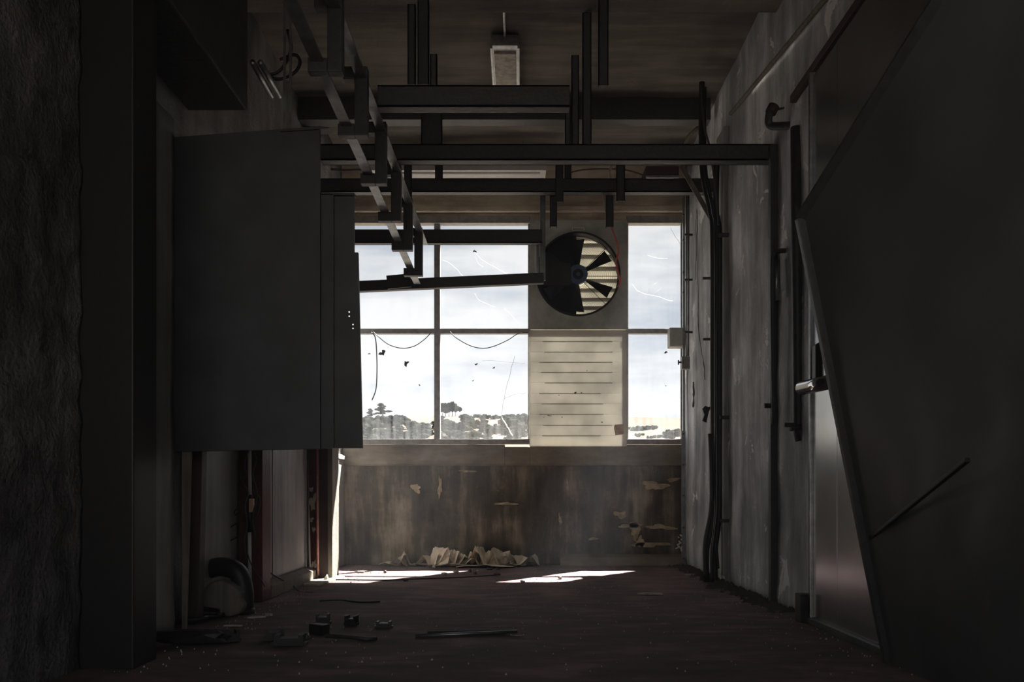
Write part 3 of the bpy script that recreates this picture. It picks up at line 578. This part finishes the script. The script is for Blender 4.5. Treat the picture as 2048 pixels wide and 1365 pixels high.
tag(MB().tube(curve(0, [P(524, 925, 5.2), P(533, 940, 5.2), P(534, 965, 5.2), P(527, 995, 5.2), P(524, 1040, 5.2), P(528, 1110, 5.22), P(540, 1145, 5.3), P(565, 1160, 5.5), P(583, 1170, 5.75), FL(600, 1184), FL(625, 1186)]), .005, 6).build('trailing_cable', M['rubber'], None, smooth=True), 'black cable trailing down the grey board onto the floor', 'cable')
# things at the foot of the left wall
el = thing('pipe_elbow', FL(470, 1225), 'fat black bent pipe elbow lying at the foot of the left wall', 'pipe')
c = FL(487, 1228); MB().tube(curve(0, [c + Vector((0, 0, .02)), c + Vector((.0, 0, .12)), c + Vector((-.03, 0, .22)), c + Vector((-.12, .02, .25)), c + Vector((-.2, .04, .235))]), .052, 16).build('elbow', M['rubber'], el, smooth=True)
MB().tube([c + Vector((0, 0, -.0)), c + Vector((0, 0, .03))], .06, 16).build('collar', M['rubber'], el, smooth=True)
c = FL(405, 1215); tag(MB().tube([c + Vector((-.1, .05, .17)), c + Vector((.1, .1, .19))], .05, 16).tube([c + Vector((-.1, .05, .17)), c + Vector((-.12, .05, .17))], .056, 16).tube([c + Vector((-.03, .07, .0)), c + Vector((-.03, .07, .13))], .03, 10).build('white_canister', M['galv'], None, smooth=True), 'pale metal canister behind the black pipe elbow', 'canister')
c = FL(440, 1235); tag(MB().prism([(c.x + x, c.y, max(.0, z)) for x, z in blob(0, .09, .12, .09, 5, 16, .25)], (0, .1, 0)).build('cloth_sack', M['wood'], None, .015, True), 'dull tan sack slumped under the black pipe elbow', 'sack')
for i, (px, py, r) in enumerate([(415, 1225, .15), (385, 1240, .13)]):
    c = FL(px, py, .02); tag(MB().tube([(c.x + r * math.cos(a), c.y + r * .9 * math.sin(a), .015 + .02 * (i + math.sin(a) * .5 + .5)) for a in [2 * math.pi * k / 28 for k in range(26)]], .012, 8).build('hose_coil', M['rubber'], None, smooth=True), ['larger black hose coil around the tan sack', 'smaller black hose coil nearest the near left column'][i], 'hose')
def junk(name, px, py, w, d, h, mat, label, cat, rz=0, kind='block', group=None):
    c = FL(px, py); m = MB()
    if kind == 'block':
        m.box(-w / 2, w / 2, -d / 2, d / 2, 0, h * .7); m.box(-w / 2, -w / 2 + w * .18, -d / 2, d / 2, h * .7, h); m.box(w / 2 - w * .18, w / 2, -d / 2, d / 2, h * .7, h); m.box(-w * .62, w * .62, -d * .3, d * .3, 0, h * .25)
    if kind == 'lump':
        bm = bmesh.new(); bmesh.ops.create_icosphere(bm, subdivisions=2, radius=.5)
        for v in bm.verts:
            v.co *= 1 + .5 * mn.noise(v.co * 3.1 + Vector((px, py, 0))); v.co = Vector((v.co.x * w, v.co.y * d, max(0, v.co.z * h + h * .4)))
        m.add([v.co.copy() for v in bm.verts], [tuple(v.index for v in f.verts) for f in bm.faces]); bm.free()
    if kind == 'flat':
        m.prism([(x, y, 0) for x, y in blob(0, 0, w / 2, d / 2, int(px), 11, .6)], (0, 0, h))
    o = m.build(name, M[mat], None); o.location = (c.x, c.y, .004); o.rotation_euler = (0, 0, rz)
    return tag(o, label, cat, group)
junk('pipe_clamp', 646, 1250, .065, .05, .05, 'rubber', 'small black clamp on the floor, left of the three in a row', 'clamp', .1)
junk('pipe_clamp', 703, 1252, .055, .05, .045, 'rubber', 'small black clamp on the floor, middle of the three in a row', 'clamp', -.2)
junk('pipe_clamp', 768, 1257, .07, .05, .03, 'rubber', 'flat black clamp on the floor, right of the three in a row', 'clamp', .05)
junk('black_block', 550, 1282, .08, .06, .05, 'rubber', 'black block beside the shiny crumpled foil', 'block', .3)
junk('black_block', 580, 1292, .12, .07, .045, 'rubber', 'longer black block in front of its neighbour near the foil', 'block', .1)
junk('black_block', 460, 1285, .07, .06, .05, 'rubber', 'black block lying alone left of the two near the foil', 'block', .5)
junk('dark_rag', 385, 1290, .35, .12, .07, 'rubber', 'dark heap of rags by the near left column', 'rag', .1, 'lump')
junk('foil_lump', 609, 1285, .05, .05, .045, 'chrome', 'shiny crumpled foil lump on the dark floor', 'foil', .1, 'lump')
junk('shiny_scrap', 1035, 1275, .07, .02, .004, 'chrome', 'small shiny scrap at the right end of the long rods', 'scrap', .1, 'flat')
junk('paper_scrap', 512, 1238, .07, .04, .008, 'pale', 'pale paper scrap in front of the black elbow', 'scrap', .2, 'flat')
junk('paper_scrap', 537, 1234, .05, .03, .012, 'pale', 'pale paper scrap farther from the black elbow', 'scrap', -.3, 'flat')
junk('paper_scrap', 465, 1255, .08, .03, .006, 'pale', 'dim flat scrap in front of the hose coils', 'scrap', -.1, 'flat')
junk('paper_scrap', 1300, 1191, .12, .05, .01, 'pale', 'torn pale scrap on the open floor to the right', 'scrap', -.1, 'flat')
junk('paper_scrap', 1385, 1152, .10, .04, .01, 'pale', 'pale flake at the foot of the right wall pipes', 'scrap', -.1, 'flat')
junk('paper_scrap', 722, 1146, .10, .05, .01, 'pale', 'thin pale flake in the shadow left of the paper heap', 'scrap', .1, 'flat')
hm = thing('hammer', FL(690, 1272), 'black mallet with a long thin handle on the floor', 'hammer')
a = FL(625, 1268); b = FL(652, 1271); MB().obox((a.x, a.y, .025), (b.x, b.y, .025), .05, .045).build('head', M['rubber'], hm, .004)
MB().tube([FL(650, 1272, .02), FL(710, 1276, .012), FL(735, 1279, .01), FL(753, 1277, .01)], .009, 8).build('handle', M['steel'], hm, smooth=True)
for i, (p, q) in enumerate([((831, 1273), (1034, 1264)), ((855, 1267), (1010, 1263))]):
    tag(MB().tube([FL(*p, .012), FL(*q, .012)], .0085, 8).build('metal_rod', M['galv'] if i == 0 else M['steel'], None, smooth=True), ['long bright-edged metal rod lying on the floor', 'shorter dark rod lying behind the long metal rod'][i], 'rod')
tag(MB().tube(curve(0, [FL(640, 1203, .006), FL(680, 1201, .006), FL(720, 1205, .006), FL(760, 1204, .006)]), .006, 6).build('floor_cable', M['rubber'], None), 'short length of black cable across the floor behind the clamps', 'cable')
tag(MB().tube(curve(0, [FL(670, 1160, .006), FL(760, 1161, .006), FL(820, 1159, .006), FL(930, 1155, .006), FL(1000, 1150, .006)]), .005, 6).build('floor_cable', M['rubber'], None), 'thin cable lying along the sunlit floor strip', 'cable')

# ------------------------------------------------------------------ paper heap
def sheet(w, d, seed, fold):
    r = random.Random(seed); nx, ny = 6, 5; vs = []; fs = []
    cxs = r.uniform(-.2, .2) * w; ang = r.uniform(-.7, .7)
    for j in range(ny + 1):
        for i in range(nx + 1):
            x = (i / nx - .5) * w; y = (j / ny - .5) * d
            u = (x - cxs) * math.cos(ang) + y * math.sin(ang)
            z = fold * 1.1 - abs(u) * math.tan(min(1.15, fold * 9.5)) + (.004 * math.sin(u * 60) if fold > .03 else 0)
            if z < 0: z = r.uniform(0, .006)
            xx = x * (.8 if fold > .05 else .95)
            vs.append((xx, y, z + .002))
    for j in range(ny):
        for i in range(nx):
            a = j * (nx + 1) + i; fs.append((a, a + 1, a + nx + 2, a + nx + 1))
    n_ = len(vs); vs2 = vs + [(x, y, z - .0015) for x, y, z in vs]
    fs2 = fs + [tuple(i + n_ for i in reversed(f)) for f in fs]
    return MB().add(vs2, fs2)
lay = [(782, 1132, .03, 0), (800, 1131, .07, .3), (815, 1132, .12, .1), (845, 1132, .085, -.2), (860, 1133, .01, .2), (872, 1131, .12, .5), (885, 1126, .16, .2), (893, 1128, .15, 1.0), (905, 1130, .10, -.4), (905, 1134, .02, .1), (925, 1133, .03, .3),
       (915, 1125, .13, .8), (945, 1129, .07, .1), (955, 1126, .12, -.3), (968, 1123, .16, .2), (978, 1130, .13, 1.2), (990, 1127, .15, -.5), (995, 1131, .08, .4), (1010, 1128, .11, .2), (1020, 1132, .05, .6), (1032, 1130, .09, -.2), (940, 1135, .01, .1), (970, 1135, .015, -.2), (1000, 1135, .01, .3), (1043, 1132, .07, .3), (1060, 1131, .09, .1), (890, 1134, .02, .2), (1028, 1134, .02, -.5), (925, 1128, .09, .6), (1000, 1124, .13, .9)]
for i, (px, py, h, rz) in enumerate(lay):
    c = FL(px, py); o = sheet(rnd.uniform(.2, .27), rnd.uniform(.16, .2), 100 + i, h).build('paper_sheet', M['paper'], None)
    o.location = (c.x, min(c.y, 7.6), .006 + .0015 * (i % 5)); o.rotation_euler = (rnd.uniform(-.05, .05), rnd.uniform(-.08, .08), rz)
    tag(o, 'crumpled cream paper sheet in the heap at the foot of the far wall', 'paper', 'crumpled paper heap under the windows')
for i, (px, py) in enumerate([(912, 1147), (940, 1146), (950, 1151), (888, 1152), (995, 1141), (993, 1152), (868, 1138), (978, 1141), (812, 1165), (1045, 1168), (1120, 1160), (770, 1148)]):
    junk('debris_chip', px, py, rnd.uniform(.03, .07), .03, rnd.uniform(.012, .03), 'grit' if i % 3 else 'pale', 'small broken chip on the sunlit floor in front of the paper heap', 'debris', rnd.uniform(0, 3), 'lump', 'broken chips near the paper heap')
m = MB()
for i in range(900):
    y = rnd.uniform(3.0, 7.7); x = rnd.uniform(-1.5, 1.45) if i % 3 else (rnd.choice([-1, 1]) * (1.48 - abs(rnd.gauss(0, .1))))
    r = rnd.uniform(.002, .004) * (1.6 if i % 19 == 0 else 1)
    m.add([(x - r, y - r, 0), (x + r, y - r * .6, 0), (x + r * .2, y + r, 0), (x, y, r * .5 + .006)], [(0, 1, 3), (1, 2, 3), (2, 0, 3), (0, 2, 1)])
tag(m.build('floor_grit', M['pale'], None), 'fine pale grit scattered over the dark floor', 'grit', None, 'stuff')
m = MB()
for i in range(400):
    y = rnd.uniform(4.6, 7.7); x = 1.49 - abs(rnd.gauss(0, .07)); r = rnd.uniform(.01, .03)
    m.add([(x - r, y - r, 0), (x + r, y - r * .6, 0), (x + r * .2, y + r, 0), (x, y, r * .8 + .006)], [(0, 1, 3), (1, 2, 3), (2, 0, 3), (0, 2, 1)])
tag(m.build('plaster_rubble', M['grit'], None), 'line of fallen plaster crumbs along the foot of the right wall', 'rubble', None, 'stuff')

# ------------------------------------------------------------------ right wall fittings
gd = thing('corner_guard', (1.46, 7.6, 0), 'narrow bolted metal strip up the far end of the right wall', 'metal strip')
a = P(1363, 1140, 7.62); b = P(1371, 862, 7.62); MB().box(a.x, b.x, 7.62, 7.635, .0, b.z).build('lower_strip', M['galv'], gd, .002)
b = P(1366, 388, 7.62); MB().box(b.x, b.x + .018, 7.62, 7.66, P(0, 862, 7.62).z, b.z).build('upper_strip', M['galv'], gd, .002)
b = P(1372, 388, 7.45); MB().box(b.x, b.x + .012, 7.45, 7.47, P(0, 722, 7.45).z, b.z).build('inner_strip', M['brown'], gd, .002)
for py in (868, 930, 992, 1056, 1118, 430, 480, 545, 585): c = P(1367, py, 7.61); MB().tube([(c.x, 7.60, c.z), (c.x, 7.625, c.z)], .008, 8).build('bolt', M['steel'], gd)
cn = thing('window_conduit', (1.44, 7.4, 1.8), 'grey conduit with a small outlet box hanging beside the narrow window', 'conduit')
MB().tube([P(1377, 390, 7.3), P(1376, 712, 7.3)], .011, 10).build('pipe', M['galv'], cn, smooth=True)
a = P(1364, 738, 7.28); b = P(1380, 713, 7.28); MB().box(a.x, b.x, 7.28, 7.36, a.z, b.z).build('outlet_box', M['winframe'], cn, .004)
MB().tube([P(1364, 725, 7.32), P(1357, 725, 7.32)], .008, 8).tube([P(1357, 721, 7.32), P(1357, 730, 7.32)], .006, 6).build('tap', M['steel'], cn)
for py in (665, 470, 560): a = P(1371, py, 7.3); MB().box(a.x - .01, a.x + .06, 7.29, 7.31, a.z - .008, a.z + .008).build('clip', M['steel'], cn)
a = P(1340, 693, 7.63); b = P(1369, 655, 7.63); jb = thing('junction_box', (1.4, 7.5, a.z), 'grey square junction box across the narrow window transom', 'junction box')
MB().box(a.x, b.x, 7.64, 7.77, a.z, b.z).build('box', M['winframe'], jb, .004); MB().box(a.x + .006, b.x - .006, 7.63, 7.642, a.z + .006, b.z - .006).build('lid', M['fanplate'], jb, .002)
# cracks, a darker strip painting in the conduit shadow and paler repairs in the right wall
MB().box(1.468, 1.51, 6.12, 6.36, .05, 3.3).build('conduit_shadow_strip', M['panel_l'], wr, .01)
def wall_crack(pts, r_):
    q = []
    for x, y in pts:
        Yw = F * (XR - .012) / (x - VX); q.append(Vector((XR - .014, Yw, EYE + (VY - y) * Yw / F)))
    q = curve(0, q, 5); q = [p + Vector((0, rnd.uniform(-.008, .008), 0)) for p in q]
    MB().tube(q, [r_ * rnd.uniform(.4, 1.3) for _ in q], 5).build('plaster_crack', M['ink'], wr)
wall_crack([(1394, 420), (1396, 470), (1396, 540), (1397, 600), (1397, 650), (1403, 700), (1408, 730), (1410, 760)], .0035)
wall_crack([(1387, 765), (1388, 790), (1387, 815)], .008)
wall_crack([(1392, 440), (1393, 500), (1391, 560)], .0025)
# pipe bundle
for i, (x0_, x1_, x2_, yt, r, Yp, lab, mt) in enumerate([(1404, 1426, 1413, 165, .021, 6.15, 'thick black riser pipe, leftmost of the bundle on the right wall', 'rubber'),
                                                 (1410, 1432, 1424, 175, .014, 6.1, 'shiny black riser pipe in the middle of the bundle on the right wall', 'gloss'),
                                                 (1433, 1438, 1430, 330, .022, 6.2, 'black riser pipe, rightmost of the bundle on the right wall', 'rubber')]):
    pts = [P(x0_, yt, Yp), P(x0_, 330, Yp), P(x1_ - 6, 420, Yp), P(x1_, 480, Yp), P(x1_, 760, Yp), P(x1_ + 1, 980, Yp), P(x1_ - 2, 1050, Yp), P(x2_, 1100, Yp), P(x2_, 1165, Yp)]
    tag(MB().tube(curve(0, pts, 5), r, 12).build('riser_pipe', M[mt], None, smooth=True), lab, 'pipe', 'riser pipes on the right wall')
tag(MB().tube(curve(0, [P(1420, 868, 6.1), P(1423, 940, 6.1), P(1422, 1020, 6.08), P(1410, 1090, 6.08), P(1412, 1160, 6.08)], 5), .016, 10).build('slack_hose', M['rubber'], None, smooth=True), 'slack black hose beginning halfway down the riser pipes', 'hose')
tag(MB().tube(curve(0, [P(1432, 1090, 6.05), P(1435, 1115, 6.05), P(1437, 1138, 6.05)], 5), .008, 8).build('cut_cable', M['rubber'], None, smooth=True), 'short cut cable end at the foot of the riser pipes', 'cable')
tag(MB().tube(curve(0, [P(1402, 170, 6.0), P(1408, 250, 6.0), P(1420, 300, 6.0), P(1434, 400, 6.0), P(1437, 450, 6.0)], 5), .008, 8).build('thin_conduit', M['steel'], None, smooth=True), 'thin dark conduit leaning across the top of the riser pipes', 'conduit')
tag(MB().obox(P(1362, 332, 6.3), P(1428, 447, 6.25), .018, .035).build('diagonal_brace', M['wood'], None, .003), 'tan diagonal brace running down to the riser pipes', 'brace')
tag(MB().tube([P(1396, 255, 6.7), P(1378, 272, 6.8), P(1370, 290, 6.85)], .014, 8).build('elbow_conduit', M['wood'], None, smooth=True), 'short pale bent conduit behind the riser pipes above the long crossbeam', 'conduit')
for py, xl, xr in ((557, 1405, 1424), (679, 1406, 1424)): a = P(xl, py, 6.2); b = P(xr, py, 6.2); tag(MB().box(a.x, b.x + .02, 6.19, 6.21, a.z - .008, a.z + .008).build('wall_spike', M['steel'], None), 'black spike left of the riser pipes, %s' % ('level with the fan hub' if py < 600 else 'level with the junction box'), 'spike')
for py, xl, xr in ((470, 1436, 1452), (835, 1440, 1457), (1042, 1440, 1456)): a = P(xl, py, 6.1); b = P(xr, py, 6.1); tag(MB().box(a.x, b.x + .02, 6.09, 6.12, a.z - .012, a.z + .012).build('pipe_clip', M['steel'], None, .003), 'black pipe clip right of the riser pipes, %s' % {470: 'the highest', 835: 'level with the hills', 1042: 'the lowest'}[py], 'clip')
m = MB().prism([P(1405, 818, 6.3), P(1411, 812, 6.3), P(1417, 815, 6.3), P(1424, 812, 6.3), P(1418, 824, 6.3), P(1413, 846, 6.3), P(1405, 842, 6.3), P(1409, 830, 6.3)], (0, .02, 0)); tag(m.build('torn_rag', M['rubber'], None, .003), 'torn black rag snagged beside the riser pipes', 'rag')
m = MB()
for i in range(9):
    c = P(1359 + rnd.uniform(-4, 4), 1070 + i * 4.2, 7.5); m.obox(c, c + Vector((rnd.uniform(-.03, .03), 0, rnd.uniform(-.03, .03))), .012, .012)
tag(m.build('wire_scrap', M['white'], None), 'tangle of pale wire at the bottom of the bolted strip', 'wire')
tag(MB().tube([(1.475, 3.0, P(1850, -160, 3.15).z + .1), (1.475, 5.95, P(1442, 258, 6.2).z)], .013, 8).build('wall_cable_pipe', M['wood'], None, smooth=True), 'thin pale pipe climbing along the upper right wall', 'pipe')
tag(MB().tube([P(1592, 255, 4.55), P(1594, 500, 4.55), P(1597, 860, 4.55), P(1602, 882, 4.55)], .03, 14).tube([P(1594, 850, 4.55), P(1594, 862, 4.55)], .04, 14).tube([P(1569, 850, 4.52), P(1594, 851, 4.52)], .012, 8).build('drain_pipe', M['steel'], None, smooth=True), 'thick dark vertical pipe ending halfway down the right wall', 'pipe')
hk = thing('hook_pipe', P(1547, 700, 4.85), 'dark pipe with a hooked top bracket beside the thin steel post', 'pipe')
MB().tube(curve(0, [P(1583, 502, 4.8), P(1556, 503, 4.8), P(1547, 512, 4.8), P(1545, 540, 4.8), P(1546, 700, 4.8), P(1548, 850, 4.82)], 5), .014, 10).build('pipe', M['steel'], hk, smooth=True)
MB().tube([P(1553, 520, 4.83), P(1553, 600, 4.83)], .02, 10).build('sleeve', M['galv'], hk, smooth=True)
for py in (812,): MB().tube([P(1528, py, 4.85), P(1546, py, 4.85)], .014, 8).build('stub', M['steel'], hk)
vl = thing('wall_valve', P(1550, 240, 4.9), 'rusted valve elbow above the end of the long crossbeam', 'valve')
MB().tube(curve(0, [P(1590, 250, 4.7), P(1565, 252, 4.75), P(1544, 252, 4.8), P(1537, 243, 4.8), P(1540, 220, 4.8)], 5), .022, 10).build('elbow', M['steel'], vl, smooth=True)
MB().tube([P(1541, 226, 4.8), P(1548, 212, 4.8)], .032, 10).build('body', M['brown'], vl, smooth=True); MB().tube([P(1548, 220, 4.8), P(1568, 216, 4.8)], .006, 6).build('lever', M['steel'], vl)
# stainless sliding door and its track
dr = thing('door_1', (1.48, 3.8, .02), 'stainless cool-room door in two leaves on the right wall', None, None, 'structure')
MB().box(1.455, 1.495, 3.90, 4.22, .03, 2.72).build('leaf', M['stainless'], dr, .004)
MB().box(1.452, 1.495, 2.7, 3.893, .03, 2.72).build('leaf', M['stainless'], dr, .004)
MB().box(1.44, 1.495, 4.22, 4.245, .0, 2.74).build('edge_trim', M['aluminium'], dr, .002)
MB().box(1.43, 1.50, 2.6, 4.30, 0, .03).build('threshold', M['steel'], dr, .003)
MB().box(1.40, 1.495, 4.25, 4.33, 0, .14).build('stop', M['rubber'], dr, .004)
MB().box(1.46, 1.5, 2.4, 4.6, 2.76, 2.80).build('track', M['brown'], dr, .004)
MB().prism([P(1631, 690, 4.12), P(1640, 684, 4.12), P(1662, 676, 4.05), P(1662, 756, 4.05), P(1631, 760, 4.12)], (.0, .05, 0)).build('latch_box', M['rubber'], dr, .003)
MB().tube([P(1670, 762, 3.6), P(1604, 777, 3.9)], .032, 20).build('release_handle', M['chrome'], dr, smooth=True)
# leaning sheet
sh = thing('steel_sheet', (1.35, 3.0, 0), 'huge dented dark steel sheet leaning at the right edge', 'sheet')
A = Vector((1.40, 3.22, .0)); B = P(1603, 436, 2.95); Cc = P(1905, -45, 2.35); D = Vector((1.46, 1.75, 2.4)); E_ = Vector((1.48, 1.4, 0))
def lerp(a, b, t): return a + (b - a) * t
nu, nv = 36, 60; vs = []; fs = []
for j in range(nv + 1):
    t = j / nv
    # left outline A->B->C, right outline E->D
    L1 = (B - A).length; L2 = (Cc - B).length; q = t * (L1 + L2)
    pl_ = lerp(A, B, q / L1) if q < L1 else lerp(B, Cc, (q - L1) / L2)
    pr_ = lerp(E_, D, t)
    for i in range(nu + 1):
        s_ = i / nu; p = lerp(pl_, pr_, s_)
        w_ = math.sin(math.pi * min(1, s_ * 1.0)) ; p = p + Vector((-.02, .05, 0)) * w_ * mn.fractal(Vector((s_ * 5, t * 3, 2)), 1, 2, 3) * 1.5
        vs.append(p)
for j in range(nv):
    for i in range(nu):
        a = j * (nu + 1) + i; fs.append((a, a + 1, a + nu + 2, a + nu + 1))
n_ = len(vs); th = Vector((.006, .008, 0)); vs2 = vs + [p + th for p in vs]; fs2 = fs + [tuple(i + n_ for i in reversed(f)) for f in fs]
MB().add(vs2, fs2).build('sheet_face', M['darksheet'], sh, smooth=True)
MB().obox(A, B, .04, .03, (0, -1, 0)).build('edge_flange', M['steel'], sh, .003); MB().obox(B, Cc, .04, .03, (0, -1, 0)).build('edge_flange', M['steel'], sh, .003)
a = lerp(A, B, .30) + Vector((.01, -.03, 0)); b = P(1935, 920, 2.35)
MB().obox(a, b, .014, .014).build('stiffener', M['fandark'], sh, .003)

# ------------------------------------------------------------------ countryside outside
def hz(x, y):
    d = math.hypot(x, y); t = max(0, d - 8) / 700
    und = 1.3 * mn.noise(Vector((x * .006, y * .006, 0))) * min(1, d / 200) + 1.2 * mn.noise(Vector((x * .02, y * .02, 3))) * min(1, d / 200)
    top = 74 - (6.5 if x < -20 else 3.0) * min(2.0, ((x + 20) / 125) ** 2)
    z = -6 + top * min(t, 1.0) ** 1.5 + und
    if t > 1: z -= (t - 1) * 40
    return z
vs = []; fs = []; nr, na = 90, 240
for j in range(nr + 1):
    d = 9 * (1100 / 9) ** (j / nr)
    for i in range(na + 1):
        a = math.radians(-180 + 360 * i / na); x = d * math.sin(a); y = d * math.cos(a); vs.append((x, y, hz(x, y)))
for j in range(nr):
    for i in range(na):
        a = j * (na + 1) + i; fs.append((a, a + 1, a + na + 2, a + na + 1))
vs.append((0, 0, hz(0, 0))); fs += [(i + 1, i, len(vs) - 1) for i in range(na)]
hill = MB().add(vs, fs).build('hills', M['field'], None, smooth=True); tag(hill, 'dry golden hillside beyond the windows', None, None, 'structure')

def crown_mesh(seed, kind):
    r = random.Random(seed); m = MB()
    nb = {'round': 9, 'pine': 11, 'bush': 6}[kind]
    for k in range(nb):
        if kind == 'round': c = Vector((r.gauss(0, .25), r.gauss(0, .25), .55 + r.uniform(-.22, .25))); s = Vector((r.uniform(.2, .32),) * 2 + (r.uniform(.15, .24),))
        elif kind == 'pine': h_ = k / nb; c = Vector((r.uniform(-.42, .42) * (1 - .5 * h_), r.uniform(-.3, .3), .38 + .55 * h_)); s = Vector((r.uniform(.15, .26), r.uniform(.15, .22), r.uniform(.05, .085)))
        else: c = Vector((r.gauss(0, .3), r.gauss(0, .3), .3 + r.uniform(-.1, .15))); s = Vector((.34, .34, .3))
        bm = bmesh.new(); bmesh.ops.create_icosphere(bm, subdivisions=2, radius=1)
        for v in bm.verts:
            q = 1 + .55 * mn.noise(v.co * 3.5 + Vector((seed * 3.1, k * 7.7, 0))); v.co = Vector((v.co.x * s.x * q, v.co.y * s.y * q, v.co.z * s.z * q)) + c
        m.add([v.co.copy() for v in bm.verts], [tuple(v.index for v in f.verts) for f in bm.faces]); bm.free()
    return m
protos = {}
def tree(x, y, h, kind, label, group, w=1.0, dz=0.0):
    kk = (kind, rnd.randrange(4 if kind != 'pine' else 2))
    if kk not in protos:
        me = crown_mesh(kk[1] * 13 + len(kind), kind).build('crown', M['leaf' if kk[1] % 2 or kind == 'pine' else 'leaf2'], None)
        tm = MB(); tm.tube([(0, 0, -.15), (.01, 0, .3), (0, .01, .75)], [.045, .03, .015], 6); tk = tm.build('trunk', M['bark'], None)
        protos[kk] = (me.data, tk.data); bpy.data.objects.remove(me); bpy.data.objects.remove(tk)
    cm, tm = protos[kk]
    t = thing('bush' if kind == 'bush' else 'pine_tree' if kind == 'pine' else 'tree', (x, y, hz(x, y) + dz), label, 'bush' if kind == 'bush' else 'tree', group)
    t.scale = (h * w, h * w, h); t.rotation_euler = (0, 0, rnd.uniform(0, 6.28) if kind != 'pine' else 0)
    for nm_, dd in (('crown', cm), ('trunk', tm)):
        o = bpy.data.objects.new(nm_, dd); COL.objects.link(o); o.parent = t
    return t
def hill_at(px, py):
    """march along the ray through a pixel until it meets the hillside"""
    d = 60
    while d < 760:
        X = (px - VX) * d / F; Z = EYE + (VY - py) * d / F
        if hz(X, d) > Z: return X, d
        d += 3
    return (px - VX) * 700 / F, 700
x, y = hill_at(765, 842); tree(x, y, 36 * y / F, 'pine', 'tall spreading pine breaking the skyline in the lower left pane', None, .95)
x, y = hill_at(742, 842); tree(x, y, 25 * y / F, 'pine', 'smaller pine left of the tall spreading pine', None, .8)
for i in range(5):
    x, y = hill_at(885 + i * 6.5, 826); tree(x, y, (24 + rnd.uniform(-2, 3)) * y / F, 'round', 'tree in the clump on the skyline of the lower middle pane', 'skyline clump of trees', .7)
for i in range(145):
    px = rnd.uniform(640, 1085); top = 848 if px < 870 else 842
    if px > 960: top = 846
    py = top + (892 - top) * rnd.random() ** .8
    x, y = hill_at(px, py); tree(x, y, rnd.uniform(14, 27) * y / F, 'round' if i % 4 else 'bush', ('tree' if i % 4 else 'low bush') + (' in the wooded slope below the two pines' if px < 874 else ' in the wooded slope below the skyline clump'), ('trees' if i % 4 else 'bushes') + (' below the two pines' if px < 874 else ' below the skyline clump'), rnd.uniform(.9, 1.4))
for px, py, h_ in [(965, 838, 12), (975, 838, 10), (985, 839, 11), (1020, 838, 12), (1035, 838, 9), (998, 838, 9), (1048, 840, 12), (955, 836, 9)]:
    x, y = hill_at(px, py); tree(x, y, h_ * y / F, 'bush', 'bush dotted along the skyline of the lower middle pane', 'skyline bushes', 1.3)
for px, py, h_, g_ in [(1263, 862, 9, 0), (1272, 863, 12, 0), (1281, 862, 13, 0), (1291, 861, 12, 0), (1301, 860, 11, 0), (1312, 858, 10, 0), (1275, 875, 10, 1), (1300, 878, 8, 1), (1312, 877, 9, 1), (1322, 876, 9, 1), (1333, 874, 14, 1), (1346, 873, 18, 1), (1357, 873, 20, 1), (1340, 880, 14, 1), (1368, 873, 18, 1), (1285, 886, 9, 1), (1262, 886, 9, 1)]:
    x, y = hill_at(px, py); tree(x, y, h_ * y / F, 'bush', ['dark bush in the row on the bare hill in the narrow window', 'bush low down in the narrow window'][g_], ['hedge row on the bare hill', 'bushes low in the narrow window'][g_], 1.1)

# ------------------------------------------------------------------ thin haze volume added to lift the dark tones
hm_, t, b, out = nodes('lift_haze'); t.nodes.remove(b)
vsn = t.nodes.new('ShaderNodeVolumeScatter'); vsn.inputs['Color'].default_value = (.9, .93, 1, 1); vsn.inputs['Density'].default_value = .013; vsn.inputs['Anisotropy'].default_value = .45
t.links.new(vsn.outputs[0], out.inputs['Volume'])
hb = MB().box(-1.58, 1.44, -1.2, 7.68, .02, 3.64).build('haze', hm_, None); tag(hb, 'thin haze volume added to lift the dark tones of the room', 'haze', None, 'stuff')
